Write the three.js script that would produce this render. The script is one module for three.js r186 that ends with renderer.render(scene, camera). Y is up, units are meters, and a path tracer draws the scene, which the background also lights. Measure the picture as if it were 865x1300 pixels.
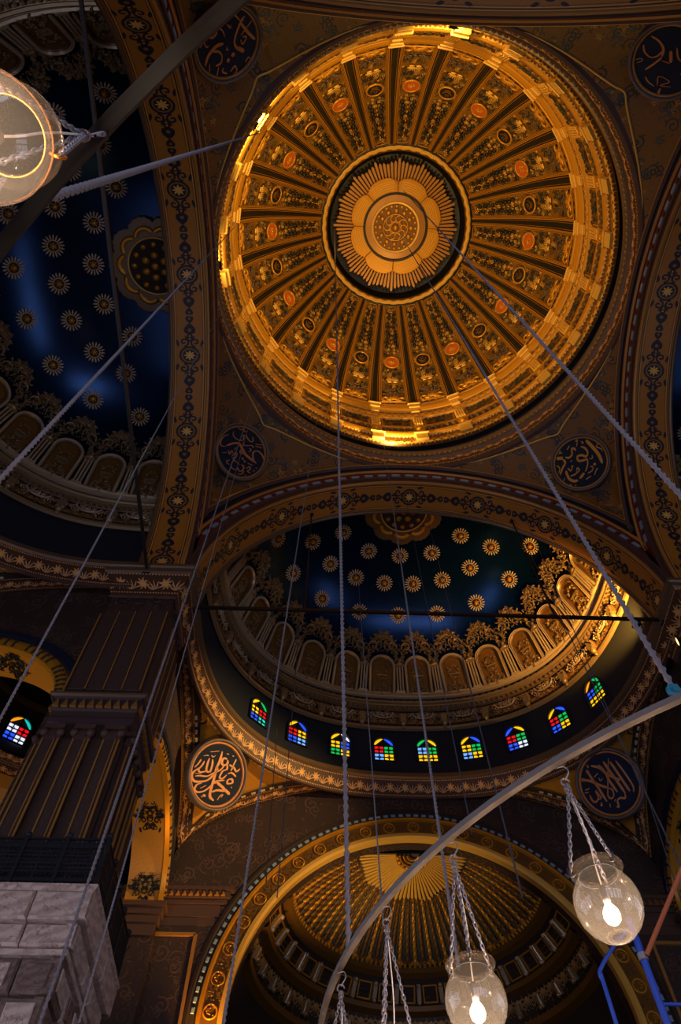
import * as THREE from 'three';
import { mergeGeometries } from 'three/addons/utils/BufferGeometryUtils.js';
import { RectAreaLightUniformsLib } from 'three/addons/lights/RectAreaLightUniformsLib.js';

// ---------------------------------------------------------------- camera, lights, exposure
const scene = new THREE.Scene();
scene.background = new THREE.Color(0x010204);
const renderer = new THREE.WebGLRenderer({ antialias: true });
renderer.toneMapping = THREE.LinearToneMapping;
renderer.toneMappingExposure = 1.0;
renderer.shadowMap.enabled = true;
RectAreaLightUniformsLib.init();

const W = 865, H = 1300, FPX = 886.945;
const CAM = new THREE.Vector3(-4.279, 1.6, 5.836);
const CX = new THREE.Vector3(0.99939639, -0.00205287, 0.03467914);
const CY = new THREE.Vector3(-0.0295075, 0.47668965, 0.87857628);
const CZ = new THREE.Vector3(-0.01833479, -0.87906926, 0.47634134);
const camera = new THREE.PerspectiveCamera(2 * Math.atan(H / 2 / FPX) * 180 / Math.PI, W / H, 0.05, 200);
camera.position.copy(CAM);
camera.quaternion.setFromRotationMatrix(new THREE.Matrix4().makeBasis(CX, CY, CZ));
scene.add(camera);

// light levels (watts-like three.js units), tuned against the photograph
const L = {
  day: 3.6,            // daylight through the tall ground-floor windows behind and beside the camera
  dayColor: 0xdfe2ff,
  flood: [460, 280, 210, 70], // warm floodlights on the dome cornice
  floodColor: 0xffcd78,
  bulb: 2.2,
  bulbColor: 0xffdcb8,
};

// ---------------------------------------------------------------- small helpers
const PI = Math.PI, D2R = PI / 180;
const V = (x, y, z) => new THREE.Vector3(x, y, z);
function rngOf(seed) { let s = seed | 0; return () => { s = (s + 0x6d2b79f5) | 0; let t = Math.imul(s ^ (s >>> 15), 1 | s); t = (t + Math.imul(t ^ (t >>> 7), 61 | t)) ^ t; return ((t ^ (t >>> 14)) >>> 0) / 4294967296; }; }
const lerp = (a, b, t) => a + (b - a) * t, clamp = (x, a, b) => Math.min(b, Math.max(a, x));
const range = (n) => Array.from({ length: n }, (_, i) => i);
function pxRay(u, v) { return V(0, 0, 0).addScaledVector(CX, u - W / 2).addScaledVector(CY, -(v - H / 2)).addScaledVector(CZ, -FPX); }
function pxAtH(u, v, h) { const d = pxRay(u, v); return CAM.clone().addScaledVector(d, (h - CAM.y) / d.y); }
function pxAtPlane(u, v, p, n) { const d = pxRay(u, v); return CAM.clone().addScaledVector(d, p.clone().sub(CAM).dot(n) / d.dot(n)); }
function pxAtCyl(u, v, r) { const d = pxRay(u, v), a = d.x * d.x + d.z * d.z, b = CAM.x * d.x + CAM.z * d.z, c = CAM.x ** 2 + CAM.z ** 2 - r * r; return CAM.clone().addScaledVector(d, (-b + Math.sqrt(b * b - a * c)) / a); }

const used = new Map();
function numbered(name) { const k = used.get(name) || 0; used.set(name, k + 1); return k ? name + '_' + String(k).padStart(3, '0') : name; }
function mesh(name, geo, mat, parent) { const m = new THREE.Mesh(geo, mat); m.name = name; parent.add(m); return m; }
function thing(name, label, category, opt = {}) {
  const g = new THREE.Group(); g.name = numbered(name); scene.add(g);
  g.userData.label = label; g.userData.category = category;
  if (opt.group) g.userData.group = opt.group;
  if (opt.kind) g.userData.kind = opt.kind;
  if (opt.at) g.position.set(...opt.at);
  if (opt.turn) g.rotation.y = opt.turn;
  return g;
}
const struct = (name, label, category, opt = {}) => thing(name, label, category, { ...opt, kind: 'structure' });
function single(name, label, category, geo, mat, opt = {}) {
  const m = new THREE.Mesh(geo, mat); m.name = numbered(name); scene.add(m);
  m.userData.label = label; m.userData.category = category;
  if (opt.group) m.userData.group = opt.group;
  if (opt.kind) m.userData.kind = opt.kind;
  return m;
}
function copyOf(src, label, turn, opt = {}) {
  const c = src.clone(); c.name = numbered(src.userData.base || src.name.replace(/_\d{3}$/, '')); scene.add(c);
  c.userData = { ...src.userData, label }; if (turn !== undefined) c.rotation.y = turn; Object.assign(c.userData, opt);
  return c;
}
const stuff = (m) => { m.userData.kind = 'stuff'; return m; };

// geometry: sweep of an open profile [[a, b], ...] through frames {o, u, v}; hard edges across the profile, smooth along the path
function sweep(frames, prof, closed = false) {
  const n = frames.length, pos = [], uv = [], idx = [];
  const at = (f, p) => V(f.o.x + f.u.x * p[0] + f.v.x * p[1], f.o.y + f.u.y * p[0] + f.v.y * p[1], f.o.z + f.u.z * p[0] + f.v.z * p[1]);
  let t0 = 0;
  const mid = prof[(prof.length - 1) >> 1], len = [0];
  for (let i = 1; i < n; i++) len[i] = len[i - 1] + at(frames[i], mid).distanceTo(at(frames[i - 1], mid));
  for (let k = 0; k < prof.length - 1; k++) {
    const a = prof[k], b = prof[k + 1], d = Math.hypot(a[0] - b[0], a[1] - b[1]), base = pos.length / 3;
    for (let i = 0; i < n; i++) {
      const p = at(frames[i], a), q = at(frames[i], b);
      pos.push(p.x, p.y, p.z, q.x, q.y, q.z); uv.push(len[i], t0, len[i], t0 + d);
      if (i) { const s = base + i * 2; idx.push(s - 2, s - 1, s, s, s - 1, s + 1); }
    }
    t0 += d;
  }
  const g = new THREE.BufferGeometry();
  g.setAttribute('position', new THREE.Float32BufferAttribute(pos, 3)); g.setAttribute('uv', new THREE.Float32BufferAttribute(uv, 2)); g.setIndex(idx);
  g.computeVertexNormals(); return g;
}
// grid surface from f(s, t) -> Vector3, with uv function
function grid(nu, nv, f, uvf) {
  const pos = [], uv = [], idx = [];
  for (let j = 0; j <= nv; j++) for (let i = 0; i <= nu; i++) {
    const s = i / nu, t = j / nv, p = f(s, t), q = uvf ? uvf(s, t, p) : [s, t];
    pos.push(p.x, p.y, p.z); uv.push(q[0], q[1]);
    if (i && j) { const a = j * (nu + 1) + i; idx.push(a - nu - 2, a - nu - 1, a, a - nu - 2, a, a - 1); }
  }
  const g = new THREE.BufferGeometry();
  g.setAttribute('position', new THREE.Float32BufferAttribute(pos, 3)); g.setAttribute('uv', new THREE.Float32BufferAttribute(uv, 2)); g.setIndex(idx);
  g.computeVertexNormals(); return g;
}
const circle = (n, t0 = 0, t1 = 2 * PI) => range(n + 1).map((i) => { const t = lerp(t0, t1, i / n); return { o: V(0, 0, 0), u: V(Math.sin(t), 0, -Math.cos(t)), v: V(0, 1, 0) }; });
// arch in the plane z = 0 (profile: [radius, depth along -z])
const archFrames = (n, h, a0 = -90, a1 = 90) => range(n + 1).map((i) => { const t = lerp(a0, a1, i / n) * D2R; return { o: V(0, h, 0), u: V(Math.sin(t), Math.cos(t), 0), v: V(0, 0, -1) }; });
function lineFrames(a, b, u, v) { return [a, b].map((o) => ({ o, u, v })); }
const M4 = () => new THREE.Matrix4();
function place(geo, p, x, y, z) { return geo.clone().applyMatrix4(M4().makeBasis(x, y, z).setPosition(p)); }
function clean(g) { let q = g.index ? g.toNonIndexed() : g.clone(); for (const k of Object.keys(q.attributes)) if (!['position', 'normal', 'uv'].includes(k)) q.deleteAttribute(k); if (!q.attributes.uv) q.setAttribute('uv', new THREE.Float32BufferAttribute(new Float32Array(q.attributes.position.count * 2), 2)); return q; }
const merge = (list) => mergeGeometries(list.map(clean));
function mirrorX(g) { const q = clean(g); q.scale(-1, 1, 1); for (const k of ['position', 'normal', 'uv']) { const a = q.attributes[k], n = a.itemSize, d = a.array; for (let i = 0; i < a.count; i += 3) for (let c = 0; c < n; c++) { const t = d[(i + 1) * n + c]; d[(i + 1) * n + c] = d[(i + 2) * n + c]; d[(i + 2) * n + c] = t; } } return q; }
const box = (w, h, d, x = 0, y = 0, z = 0) => { const g = new THREE.BoxGeometry(w, h, d); g.translate(x, y, z); return g; };
function bevelBox(w, h, d, b) { // box with a bevelled front (+z) face
  const s = new THREE.Shape(); const x = w / 2 - b, y = h / 2 - b; s.moveTo(-x, -y); s.lineTo(x, -y); s.lineTo(x, y); s.lineTo(-x, y); s.closePath();
  const g = new THREE.ExtrudeGeometry(s, { depth: d - 2 * b, bevelEnabled: true, bevelSize: b, bevelThickness: b, bevelSegments: 1 }); g.translate(0, 0, -d / 2 + b); return g;
}
const ball = (r, x = 0, y = 0, z = 0, sx = 1, sy = 1, sz = 1, det = 6) => { const g = new THREE.SphereGeometry(r, det, Math.max(4, det - 2)); g.scale(sx, sy, sz); g.translate(x, y, z); return g; };
const lathe = (pts, n = 24, ph0 = 0, ph = 2 * PI) => new THREE.LatheGeometry(pts.map(([r, y]) => new THREE.Vector2(r, y)), n, ph0, ph);
function tube(pts, r, seg = 24, rad = 6, closed = false) { return new THREE.TubeGeometry(new THREE.CatmullRomCurve3(pts, closed, 'catmullrom', 0.5), seg, r, rad, closed); }
// flat ribbon with thickness along a 2-D path (lettering, painted-relief scrolls): nib-width strokes in the xy plane, standing proud in z
function ribbon(pts, w, depth, nib = 0.45, step = 6) {
  const c = new THREE.CatmullRomCurve3(pts.map(([x, y]) => V(x, y, 0)), false, 'catmullrom', 0.5);
  const n = Math.max(3, (pts.length - 1) * step), P = c.getPoints(n), fr = [];
  P.forEach((p, i) => {
    const a = P[Math.max(0, i - 1)], b = P[Math.min(n, i + 1)], t = b.clone().sub(a).normalize(), ang = Math.atan2(t.y, t.x);
    const e = Math.min(i, n - i) / n, k = w / 2 * (1 - nib + nib * Math.abs(Math.sin(ang - PI / 4))) * Math.min(1, 0.45 + e * 5);
    fr.push({ o: p, u: V(-t.y * k, t.x * k, 0), v: V(0, 0, 1) });
  });
  return sweep(fr, [[1, 0], [1, depth], [-1, depth], [-1, 0]]);
}
// ---------------------------------------------------------------- procedural textures: paint, grain, print
function canvasTex(w, h, draw, color = true) {
  const c = document.createElement('canvas'); c.width = w; c.height = h; const g = c.getContext('2d'); draw(g, w, h);
  const t = new THREE.CanvasTexture(c); if (color) t.colorSpace = THREE.SRGBColorSpace; t.wrapS = t.wrapT = THREE.RepeatWrapping; t.magFilter = THREE.LinearFilter; return t;
}
function rep(t, ru, rv, ou = 0, ov = 0) { const c = t.clone(); c.repeat.set(ru, rv); c.offset.set(ou, ov); c.needsUpdate = true; return c; }
function speckle(g, w, h, seed, n, alpha, dark = '0,0,0', light = '255,230,180') {
  const r = rngOf(seed); for (let i = 0; i < n; i++) { g.fillStyle = 'rgba(' + (r() < 0.6 ? dark : light) + ',' + (alpha * r()).toFixed(3) + ')'; const s = 1 + r() * r() * 14; g.fillRect(r() * w, r() * h, s, s * (0.4 + r())); }
}
function spiral(g, x, y, r, turns, a0, dir, lw) {
  g.lineWidth = lw; g.beginPath();
  for (let i = 0; i <= 40; i++) { const t = i / 40, a = a0 + dir * t * turns * 2 * PI, q = r * (1 - t * 0.88), px = x + Math.cos(a) * q, py = y + Math.sin(a) * q; i ? g.lineTo(px, py) : g.moveTo(px, py); }
  g.stroke();
}
function leaf(g, x, y, len, wid, a) { g.save(); g.translate(x, y); g.rotate(a); g.beginPath(); g.moveTo(0, 0); g.quadraticCurveTo(len * 0.4, -wid, len, 0); g.quadraticCurveTo(len * 0.4, wid, 0, 0); g.fill(); g.restore(); }
function scrolls(g, w, h, seed, n, rad, cols, lw) {
  const r = rngOf(seed);
  const wrap = (f) => { for (const dx of [-w, 0, w]) for (const dy of [-h, 0, h]) { g.save(); g.translate(dx, dy); f(); g.restore(); } };
  for (let i = 0; i < n; i++) {
    const x = r() * w, y = r() * h, q = rad * (0.5 + r() * 0.8), a0 = r() * 6.28, dir = r() < 0.5 ? 1 : -1, c = cols[(r() * cols.length) | 0], k = 3 + ((r() * 4) | 0), la = r() * 6.28;
    wrap(() => { g.strokeStyle = c; g.fillStyle = c; g.lineCap = 'round'; spiral(g, x, y, q, 1.4, a0, dir, lw); for (let j = 0; j < k; j++) { const a = la + j * 6.28 / k; leaf(g, x + Math.cos(a) * q, y + Math.sin(a) * q, q * 0.7, q * 0.22, a + dir * 1.1); } });
  }
}
function rosettePaint(g, x, y, R, ring, bg, gold) {
  g.fillStyle = ring; g.beginPath(); g.arc(x, y, R, 0, 7); g.fill();
  g.fillStyle = bg; g.beginPath(); g.arc(x, y, R * 0.8, 0, 7); g.fill();
  g.fillStyle = ring; g.beginPath(); g.arc(x, y, R * 0.66, 0, 7); g.fill();
  g.fillStyle = gold; for (let i = 0; i < 8; i++) leaf(g, x, y, R * 0.58, R * 0.2, i * PI / 4);
  g.beginPath(); g.arc(x, y, R * 0.2, 0, 7); g.fill();
}
function heart(g, x, y, s, dir, col, col2) {
  g.fillStyle = col; g.save(); g.translate(x, y); g.scale(dir, 1); g.beginPath(); g.moveTo(s, 0); g.bezierCurveTo(s * 0.5, -s * 0.9, -s * 0.6, -s * 0.9, -s * 0.35, 0); g.bezierCurveTo(-s * 0.6, s * 0.9, s * 0.5, s * 0.9, s, 0); g.fill();
  g.fillStyle = col2; g.beginPath(); g.arc(s * 0.1, 0, s * 0.22, 0, 7); g.fill(); g.restore();
}
// painted soffit of a great arch: one 3.6 m repeat by 1.75 m
const texSoffit = canvasTex(1024, 512, (g, w, h) => {
  g.fillStyle = '#a86c22'; g.fillRect(0, 0, w, h); speckle(g, w, h, 3, 1500, 0.14);
  const dk = '#2a1b17', bl = '#1f202a', lt = '#dba552';
  for (const s of [0, 1]) { const y = (q) => s ? h - q : q; const bar = (a, b, c) => { g.fillStyle = c; g.fillRect(0, Math.min(y(a), y(b)), w, Math.abs(b - a)); };
    bar(0, 30, '#4a2c1c'); bar(30, 38, lt); bar(46, 56, dk); bar(62, 68, lt); bar(78, 84, '#5d3a1c'); }
  g.translate(w / 2, h / 2); g.scale(1.14, 1.38); g.translate(-w / 2, -h / 2);
  rosettePaint(g, w / 2, h / 2, 104, bl, '#8d6428', '#e0ac50');
  for (const s of [-1, 1]) {
    g.fillStyle = bl; g.strokeStyle = bl;
    for (const k of [-1, 1]) { spiral(g, w / 2 + s * 150, h / 2 + k * 56, 50, 1.2, s > 0 ? 3.1 : 0, s * k, 19); leaf(g, w / 2 + s * 95, h / 2 + k * 112, 90, 30, s > 0 ? k * 0.2 : PI - k * 0.2); leaf(g, w / 2 + s * 150, h / 2, 90, 26, s > 0 ? k * 0.6 : PI - k * 0.6); }
    heart(g, w / 2 + s * 278, h / 2, 84, s, bl, '#8a5f38'); heart(g, w / 2 + s * 215, h / 2, 46, s, dk, '#c4883c');
    heart(g, w / 2 + s * 420, h / 2, 56, -s, bl, '#8a5f38'); leaf(g, w / 2 + s * 340, h / 2, 60, 14, s > 0 ? 0 : PI);
  }
});
// painted ground of the pendentives: blue-green scrolls on brown gold
const texPend = canvasTex(1024, 1024, (g, w, h) => {
  g.fillStyle = '#6b471a'; g.fillRect(0, 0, w, h); speckle(g, w, h, 5, 5000, 0.2);
  scrolls(g, w, h, 11, 26, 74, ['#232c35', '#2c3a42', '#1d242c', '#37404a'], 20);
  scrolls(g, w, h, 12, 26, 34, ['#bd8a3a', '#9a7030', '#6e4a20'], 7);
});
const texPendGold = canvasTex(512, 512, (g, w, h) => { g.fillStyle = '#b27c24'; g.fillRect(0, 0, w, h); speckle(g, w, h, 6, 1500, 0.14); });
// dark carved arabesque wall: colour and relief from the same drawing
const drawCarve = (bg, cols, sp) => (g, w, h) => { g.fillStyle = bg; g.fillRect(0, 0, w, h); if (sp) speckle(g, w, h, 8, 5000, 0.16, '0,0,0', '200,150,120'); scrolls(g, w, h, 21, 46, 62, cols, 15); scrolls(g, w, h, 22, 30, 26, cols, 7); };
const texCarve = canvasTex(1024, 1024, drawCarve('#33231f', ['#4a342e', '#432e29', '#533b33'], true));
const bumpCarve = canvasTex(1024, 1024, drawCarve('#303030', ['#e8e8e8', '#c8c8c8', '#ffffff'], false), false);
// flower frieze: palmettes on dark gold, 1 repeat = 1 flower
const drawFlower = (bg, a, b, c) => (g, w, h) => {
  g.fillStyle = bg; g.fillRect(0, 0, w, h);
  g.fillStyle = c; for (let i = 0; i < 8; i++) { g.beginPath(); g.arc((i + 0.5) * w / 8, h * 0.08, w / 26, 0, 7); g.fill(); g.beginPath(); g.arc((i + 0.5) * w / 8, h * 0.93, w / 26, 0, 7); g.fill(); }
  g.fillStyle = a; for (let i = 0; i < 8; i++) leaf(g, w / 2, h / 2, w * 0.3, w * 0.1, i * PI / 4 + 0.2);
  g.fillStyle = b; g.beginPath(); g.arc(w / 2, h / 2, w * 0.11, 0, 7); g.fill();
  g.fillStyle = a; for (const s of [0, w]) for (let i = 0; i < 5; i++) leaf(g, s, h * 0.8, h * 0.5, w * 0.07, -PI / 2 + (i - 2) * 0.5);
};
const texFlower = canvasTex(256, 256, drawFlower('#4a2c18', '#cf9c6c', '#e0a848', '#d29c6a'));
const bumpFlower = canvasTex(256, 256, drawFlower('#202020', '#dddddd', '#ffffff', '#cccccc'), false);
// carved frieze of acanthus scrolls, tile 1 x 0.5
const drawFrieze = (bg, cols) => (g, w, h) => {
  g.fillStyle = bg; g.fillRect(0, 0, w, h); g.lineCap = 'round';
  for (const [x, d] of [[w * 0.25, 1], [w * 0.75, -1]]) { g.strokeStyle = cols[0]; g.fillStyle = cols[1]; spiral(g, x, h / 2, h * 0.34, 1.5, d > 0 ? 0 : PI, d, h * 0.1); for (let i = 0; i < 6; i++) leaf(g, x + Math.cos(i * 1.05) * h * 0.3, h / 2 + Math.sin(i * 1.05) * h * 0.3, h * 0.26, h * 0.08, i * 1.05 + d); }
  g.fillStyle = cols[2]; for (const x of [0, w / 2, w]) for (let i = -2; i <= 2; i++) leaf(g, x, h * 0.85, h * 0.6, h * 0.1, -PI / 2 + i * 0.45);
};
const texFrieze = canvasTex(512, 256, drawFrieze('#33281a', ['#a88148', '#8f6e40', '#b98f52']));
const texFriezeGold = canvasTex(512, 256, drawFrieze('#6a4816', ['#e0b45a', '#d2a348', '#ecc676']));
const bumpFrieze = canvasTex(512, 256, drawFrieze('#181818', ['#e0e0e0', '#c0c0c0', '#ffffff']), false);
// painted ground of a dome panel: dark scrolls on gold leaf (u across, v along)
const texDome = canvasTex(512, 1024, (g, w, h) => {
  g.fillStyle = '#7a5519'; g.fillRect(0, 0, w, h); speckle(g, w, h, 31, 3000, 0.25);
  scrolls(g, w, h, 32, 95, 40, ['#1d1c17', '#262a26', '#34321a', '#14181a'], 15);
  scrolls(g, w, h, 33, 60, 24, ['#d9a63c', '#ecbe5c', '#a8803c'], 6);
});
// veined marble in grey, cream and brown (u, v in metres / 3)
function marbleTex(seed, base, vein, streak) {
  return canvasTex(512, 512, (g, w, h) => {
    const r = rngOf(seed), N = 64, G = range(N * N).map(() => r()), im = g.createImageData(w, h);
    const sm = (t) => t * t * (3 - 2 * t), cell = (x, y, p) => G[(((y % p) + p) % p) * N + (((x % p) + p) % p)];
    const vn = (x, y, p) => { const X = Math.floor(x), Y2 = Math.floor(y), a = sm(x - X), b = sm(y - Y2); return lerp(lerp(cell(X, Y2, p), cell(X + 1, Y2, p), a), lerp(cell(X, Y2 + 1, p), cell(X + 1, Y2 + 1, p), a), b); };
    const fbm = (u, v, p) => vn(u * p, v * p, p) * 0.5 + vn(u * p * 2, v * p * 2, p * 2) * 0.27 + vn(u * p * 4, v * p * 4, p * 4) * 0.15 + vn(u * p * 8, v * p * 8, Math.min(64, p * 8)) * 0.08;
    for (let y = 0; y < h; y++) for (let x = 0; x < w; x++) {
      const u = x / w, v = y / h, f = fbm(u, v, 4), k = fbm(v, u, 6), s = clamp(0.5 + 0.5 * Math.sin((2 * u + 6 * v) * 2 * PI + f * 13), 0, 1) * 0.55 + f * 0.45;
      const th = Math.pow(1 - Math.abs(Math.sin((u - 2 * v) * PI * 2 + f * 9 + k * 5)), 12) * (0.4 + k), i = (y * w + x) * 4;
      for (let c = 0; c < 3; c++) im.data[i + c] = clamp(lerp(lerp(base[c], streak[c], s), vein[c], clamp(th, 0, 0.85)) + (r() - 0.5) * 14, 0, 255);
      im.data[i + 3] = 255;
    }
    g.putImageData(im, 0, 0);
  });
}
const texMarble = marbleTex(41, [212, 192, 180], [120, 92, 80], [160, 134, 122]);
const texMarbleDark = marbleTex(42, [138, 114, 102], [62, 46, 40], [92, 72, 64]);
const texStone = canvasTex(512, 512, (g, w, h) => { g.fillStyle = '#3d2a25'; g.fillRect(0, 0, w, h); speckle(g, w, h, 51, 4000, 0.22, '0,0,0', '170,130,110'); });
const texShell = canvasTex(512, 512, (g, w, h) => { g.fillStyle = '#05284f'; g.fillRect(0, 0, w, h); speckle(g, w, h, 61, 4000, 0.2, '0,10,24', '20,80,130'); });
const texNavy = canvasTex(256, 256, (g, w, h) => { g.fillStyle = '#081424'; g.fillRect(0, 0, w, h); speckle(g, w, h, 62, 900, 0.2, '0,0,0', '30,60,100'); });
const texCarpet = canvasTex(512, 512, (g, w, h) => { g.fillStyle = '#5a1512'; g.fillRect(0, 0, w, h); scrolls(g, w, h, 71, 20, 40, ['#7d3a1c', '#2b1512', '#8a5a2a'], 8); });

// ---------------------------------------------------------------- materials
const mat = (color, roughness = 0.6, metalness = 0, extra = {}) => new THREE.MeshStandardMaterial({ color, roughness, metalness, side: THREE.DoubleSide, ...extra });
const M = {
  gold: mat('#c78c22', 0.38, 0.4), goldDeep: mat('#74501a', 0.5, 0.25), goldPale: mat('#dcae4e', 0.42, 0.2), goldLine: mat('#a8783a', 0.45, 0.3),
  gilt: mat('#98805f', 0.36, 0.45), giltPale: mat('#bca88a', 0.36, 0.35), giltDark: mat('#6a5440', 0.42, 0.35), cream: mat('#c2ad90', 0.6, 0),
  orange: mat('#b4551c', 0.5, 0.1), red: mat('#6b2418', 0.6), brown: mat('#4a322a', 0.7), brownDark: mat('#2c1e1a', 0.75), plum: mat('#3c2a2a', 0.7),
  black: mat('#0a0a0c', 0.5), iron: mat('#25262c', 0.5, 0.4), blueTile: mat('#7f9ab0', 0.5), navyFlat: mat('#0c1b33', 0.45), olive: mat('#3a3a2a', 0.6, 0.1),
  soffit: mat('#ffffff', 0.5, 0.1, { map: rep(texSoffit, 1 / 3.59, 1 / 1.75, 0, 0) }),
  pend: mat('#ffffff', 0.6, 0, { map: rep(texPend, 1 / 3.4, 1 / 3.4) }), pendGold: mat('#ffffff', 0.55, 0.05, { map: rep(texPendGold, 1 / 2, 1 / 2) }),
  carve: mat('#ffffff', 0.7, 0, { map: rep(texCarve, 1 / 5, 1 / 5), bumpMap: rep(bumpCarve, 1 / 5, 1 / 5), bumpScale: 0.06 }),
  flower: mat('#ffffff', 0.55, 0.1, { map: rep(texFlower, 1 / 0.62, 1 / 0.62), bumpMap: rep(bumpFlower, 1 / 0.62, 1 / 0.62), bumpScale: 0.05 }),
  flowerCap: mat('#ffffff', 0.55, 0.1, { map: rep(texFlower, 1 / 0.86, 1 / 1.03), bumpMap: rep(bumpFlower, 1 / 0.86, 1 / 1.03), bumpScale: 0.05 }),
  flowerRing: mat('#ffffff', 0.55, 0.1, { map: rep(texFlower, 1 / 0.72, 1 / 0.84), bumpMap: rep(bumpFlower, 1 / 0.72, 1 / 0.84), bumpScale: 0.05 }),
  frieze: mat('#ffffff', 0.5, 0.2, { map: rep(texFrieze, 1 / 0.9, 1 / 0.8), bumpMap: rep(bumpFrieze, 1 / 0.9, 1 / 0.8), bumpScale: 0.06 }),
  friezeGold: mat('#fff0c8', 0.42, 0.2, { map: rep(texFriezeGold, 1 / 0.9, 1 / 1.0), bumpMap: rep(bumpFrieze, 1 / 0.9, 1 / 1.0), bumpScale: 0.05 }),
  friezeGilt: mat('#d8c8bc', 0.6, 0.05, { map: rep(texFrieze, 1 / 1.0, 1 / 0.62), bumpMap: rep(bumpFrieze, 1 / 1.0, 1 / 0.62), bumpScale: 0.07 }),
  dome: mat('#ffffff', 0.45, 0.25, { map: texDome }),
  marble: mat('#ffffff', 0.5, 0, { map: rep(texMarble, 1 / 1.6, 1 / 1.6) }), marbleDark: mat('#ffffff', 0.5, 0, { map: rep(texMarbleDark, 1 / 1.3, 1 / 1.3) }),
  stone: mat('#ffffff', 0.7, 0, { map: rep(texStone, 1 / 2, 1 / 2) }),
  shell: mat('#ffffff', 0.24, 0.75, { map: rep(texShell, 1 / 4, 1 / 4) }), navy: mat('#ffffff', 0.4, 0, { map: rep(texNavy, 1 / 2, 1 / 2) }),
  apsePaint: mat('#3a5a5e', 0.6), wallNavy: mat('#0e1626', 0.85), disc: mat('#0a1a33', 0.9), rimSteel: mat('#6a5d5c', 0.5, 0.2), carpet: mat('#ffffff', 0.95, 0, { map: rep(texCarpet, 1 / 2, 1 / 2) }),
  rope: mat('#6c6870', 0.85), ropeDark: mat('#3c3a44', 0.8), steel: mat('#8a8790', 0.45, 0.6), ring: mat('#6f6866', 0.6, 0.25), ringDark: mat('#0f1216', 0.65, 0.1),
  brass: mat('#a8641c', 0.5, 0.3), scaffold: mat('#1a3fa8', 0.45), rust: mat('#8a4a2c', 0.75), teal: mat('#1f6f86', 0.5),
  glass: new THREE.MeshPhysicalMaterial({ color: '#f6eee6', roughness: 0.07, transmission: 0.992, thickness: 0, ior: 1.45, side: THREE.DoubleSide }),
};
// ---------------------------------------------------------------- carved ornament: mirrored leaves, C-scrolls and bosses in the xy plane, standing proud in z
function leafSolid(len, wid, thick) { const g = new THREE.SphereGeometry(0.5, 5, 4); g.scale(len, wid, thick); g.translate(len / 2, 0, 0); return g; }
function ornament(seed, w, h, n, depth, shape = () => 1, grain = 1) {
  const r = rngOf(seed), out = [];
  for (let i = 0; i < n; i++) {
    const y = (r() - 0.5) * h, k = shape(y / h + 0.5), x = r() * w / 2 * k, a = r() * 2 * PI, kind = r(), s = Math.min(w, h) * (0.1 + 0.12 * r()) * grain;
    for (const m of [1, -1]) {
      let g;
      if (kind < 0.45) { g = leafSolid(s * 1.7, s * 0.6, depth * (0.5 + r() * 0.3)); g.rotateZ(a); }
      else if (kind < 0.8) { g = new THREE.TorusGeometry(s * 0.6, s * 0.16, 4, 9, 4.4); g.rotateZ(a); g.scale(1, 1, 1.3); }
      else { g = ball(s * 0.38, 0, 0, 0, 1, 1, 0.9, 5); }
      g.translate(x, y, depth * (0.2 + 0.5 * r())); out.push(m < 0 ? mirrorX(g) : g);
    }
  }
  return merge(out);
}
function fanPetals(n, a0, a1, r0, r1, wid, thick) {
  const out = []; for (let i = 0; i < n; i++) { const a = lerp(a0, a1, n > 1 ? i / (n - 1) : 0.5), g = leafSolid(r1 - r0, wid, thick); g.translate(r0, 0, 0); g.rotateZ(a); out.push(g); } return merge(out);
}

// ---------------------------------------------------------------- proportions of the church-like crossing (metres)
const A = 10.05, AP = 10.3, HS = 24.7, RA = 9.7, RO = 11.6, RING = 10.25, HR = 36.5, ZA = 11.8;

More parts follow.
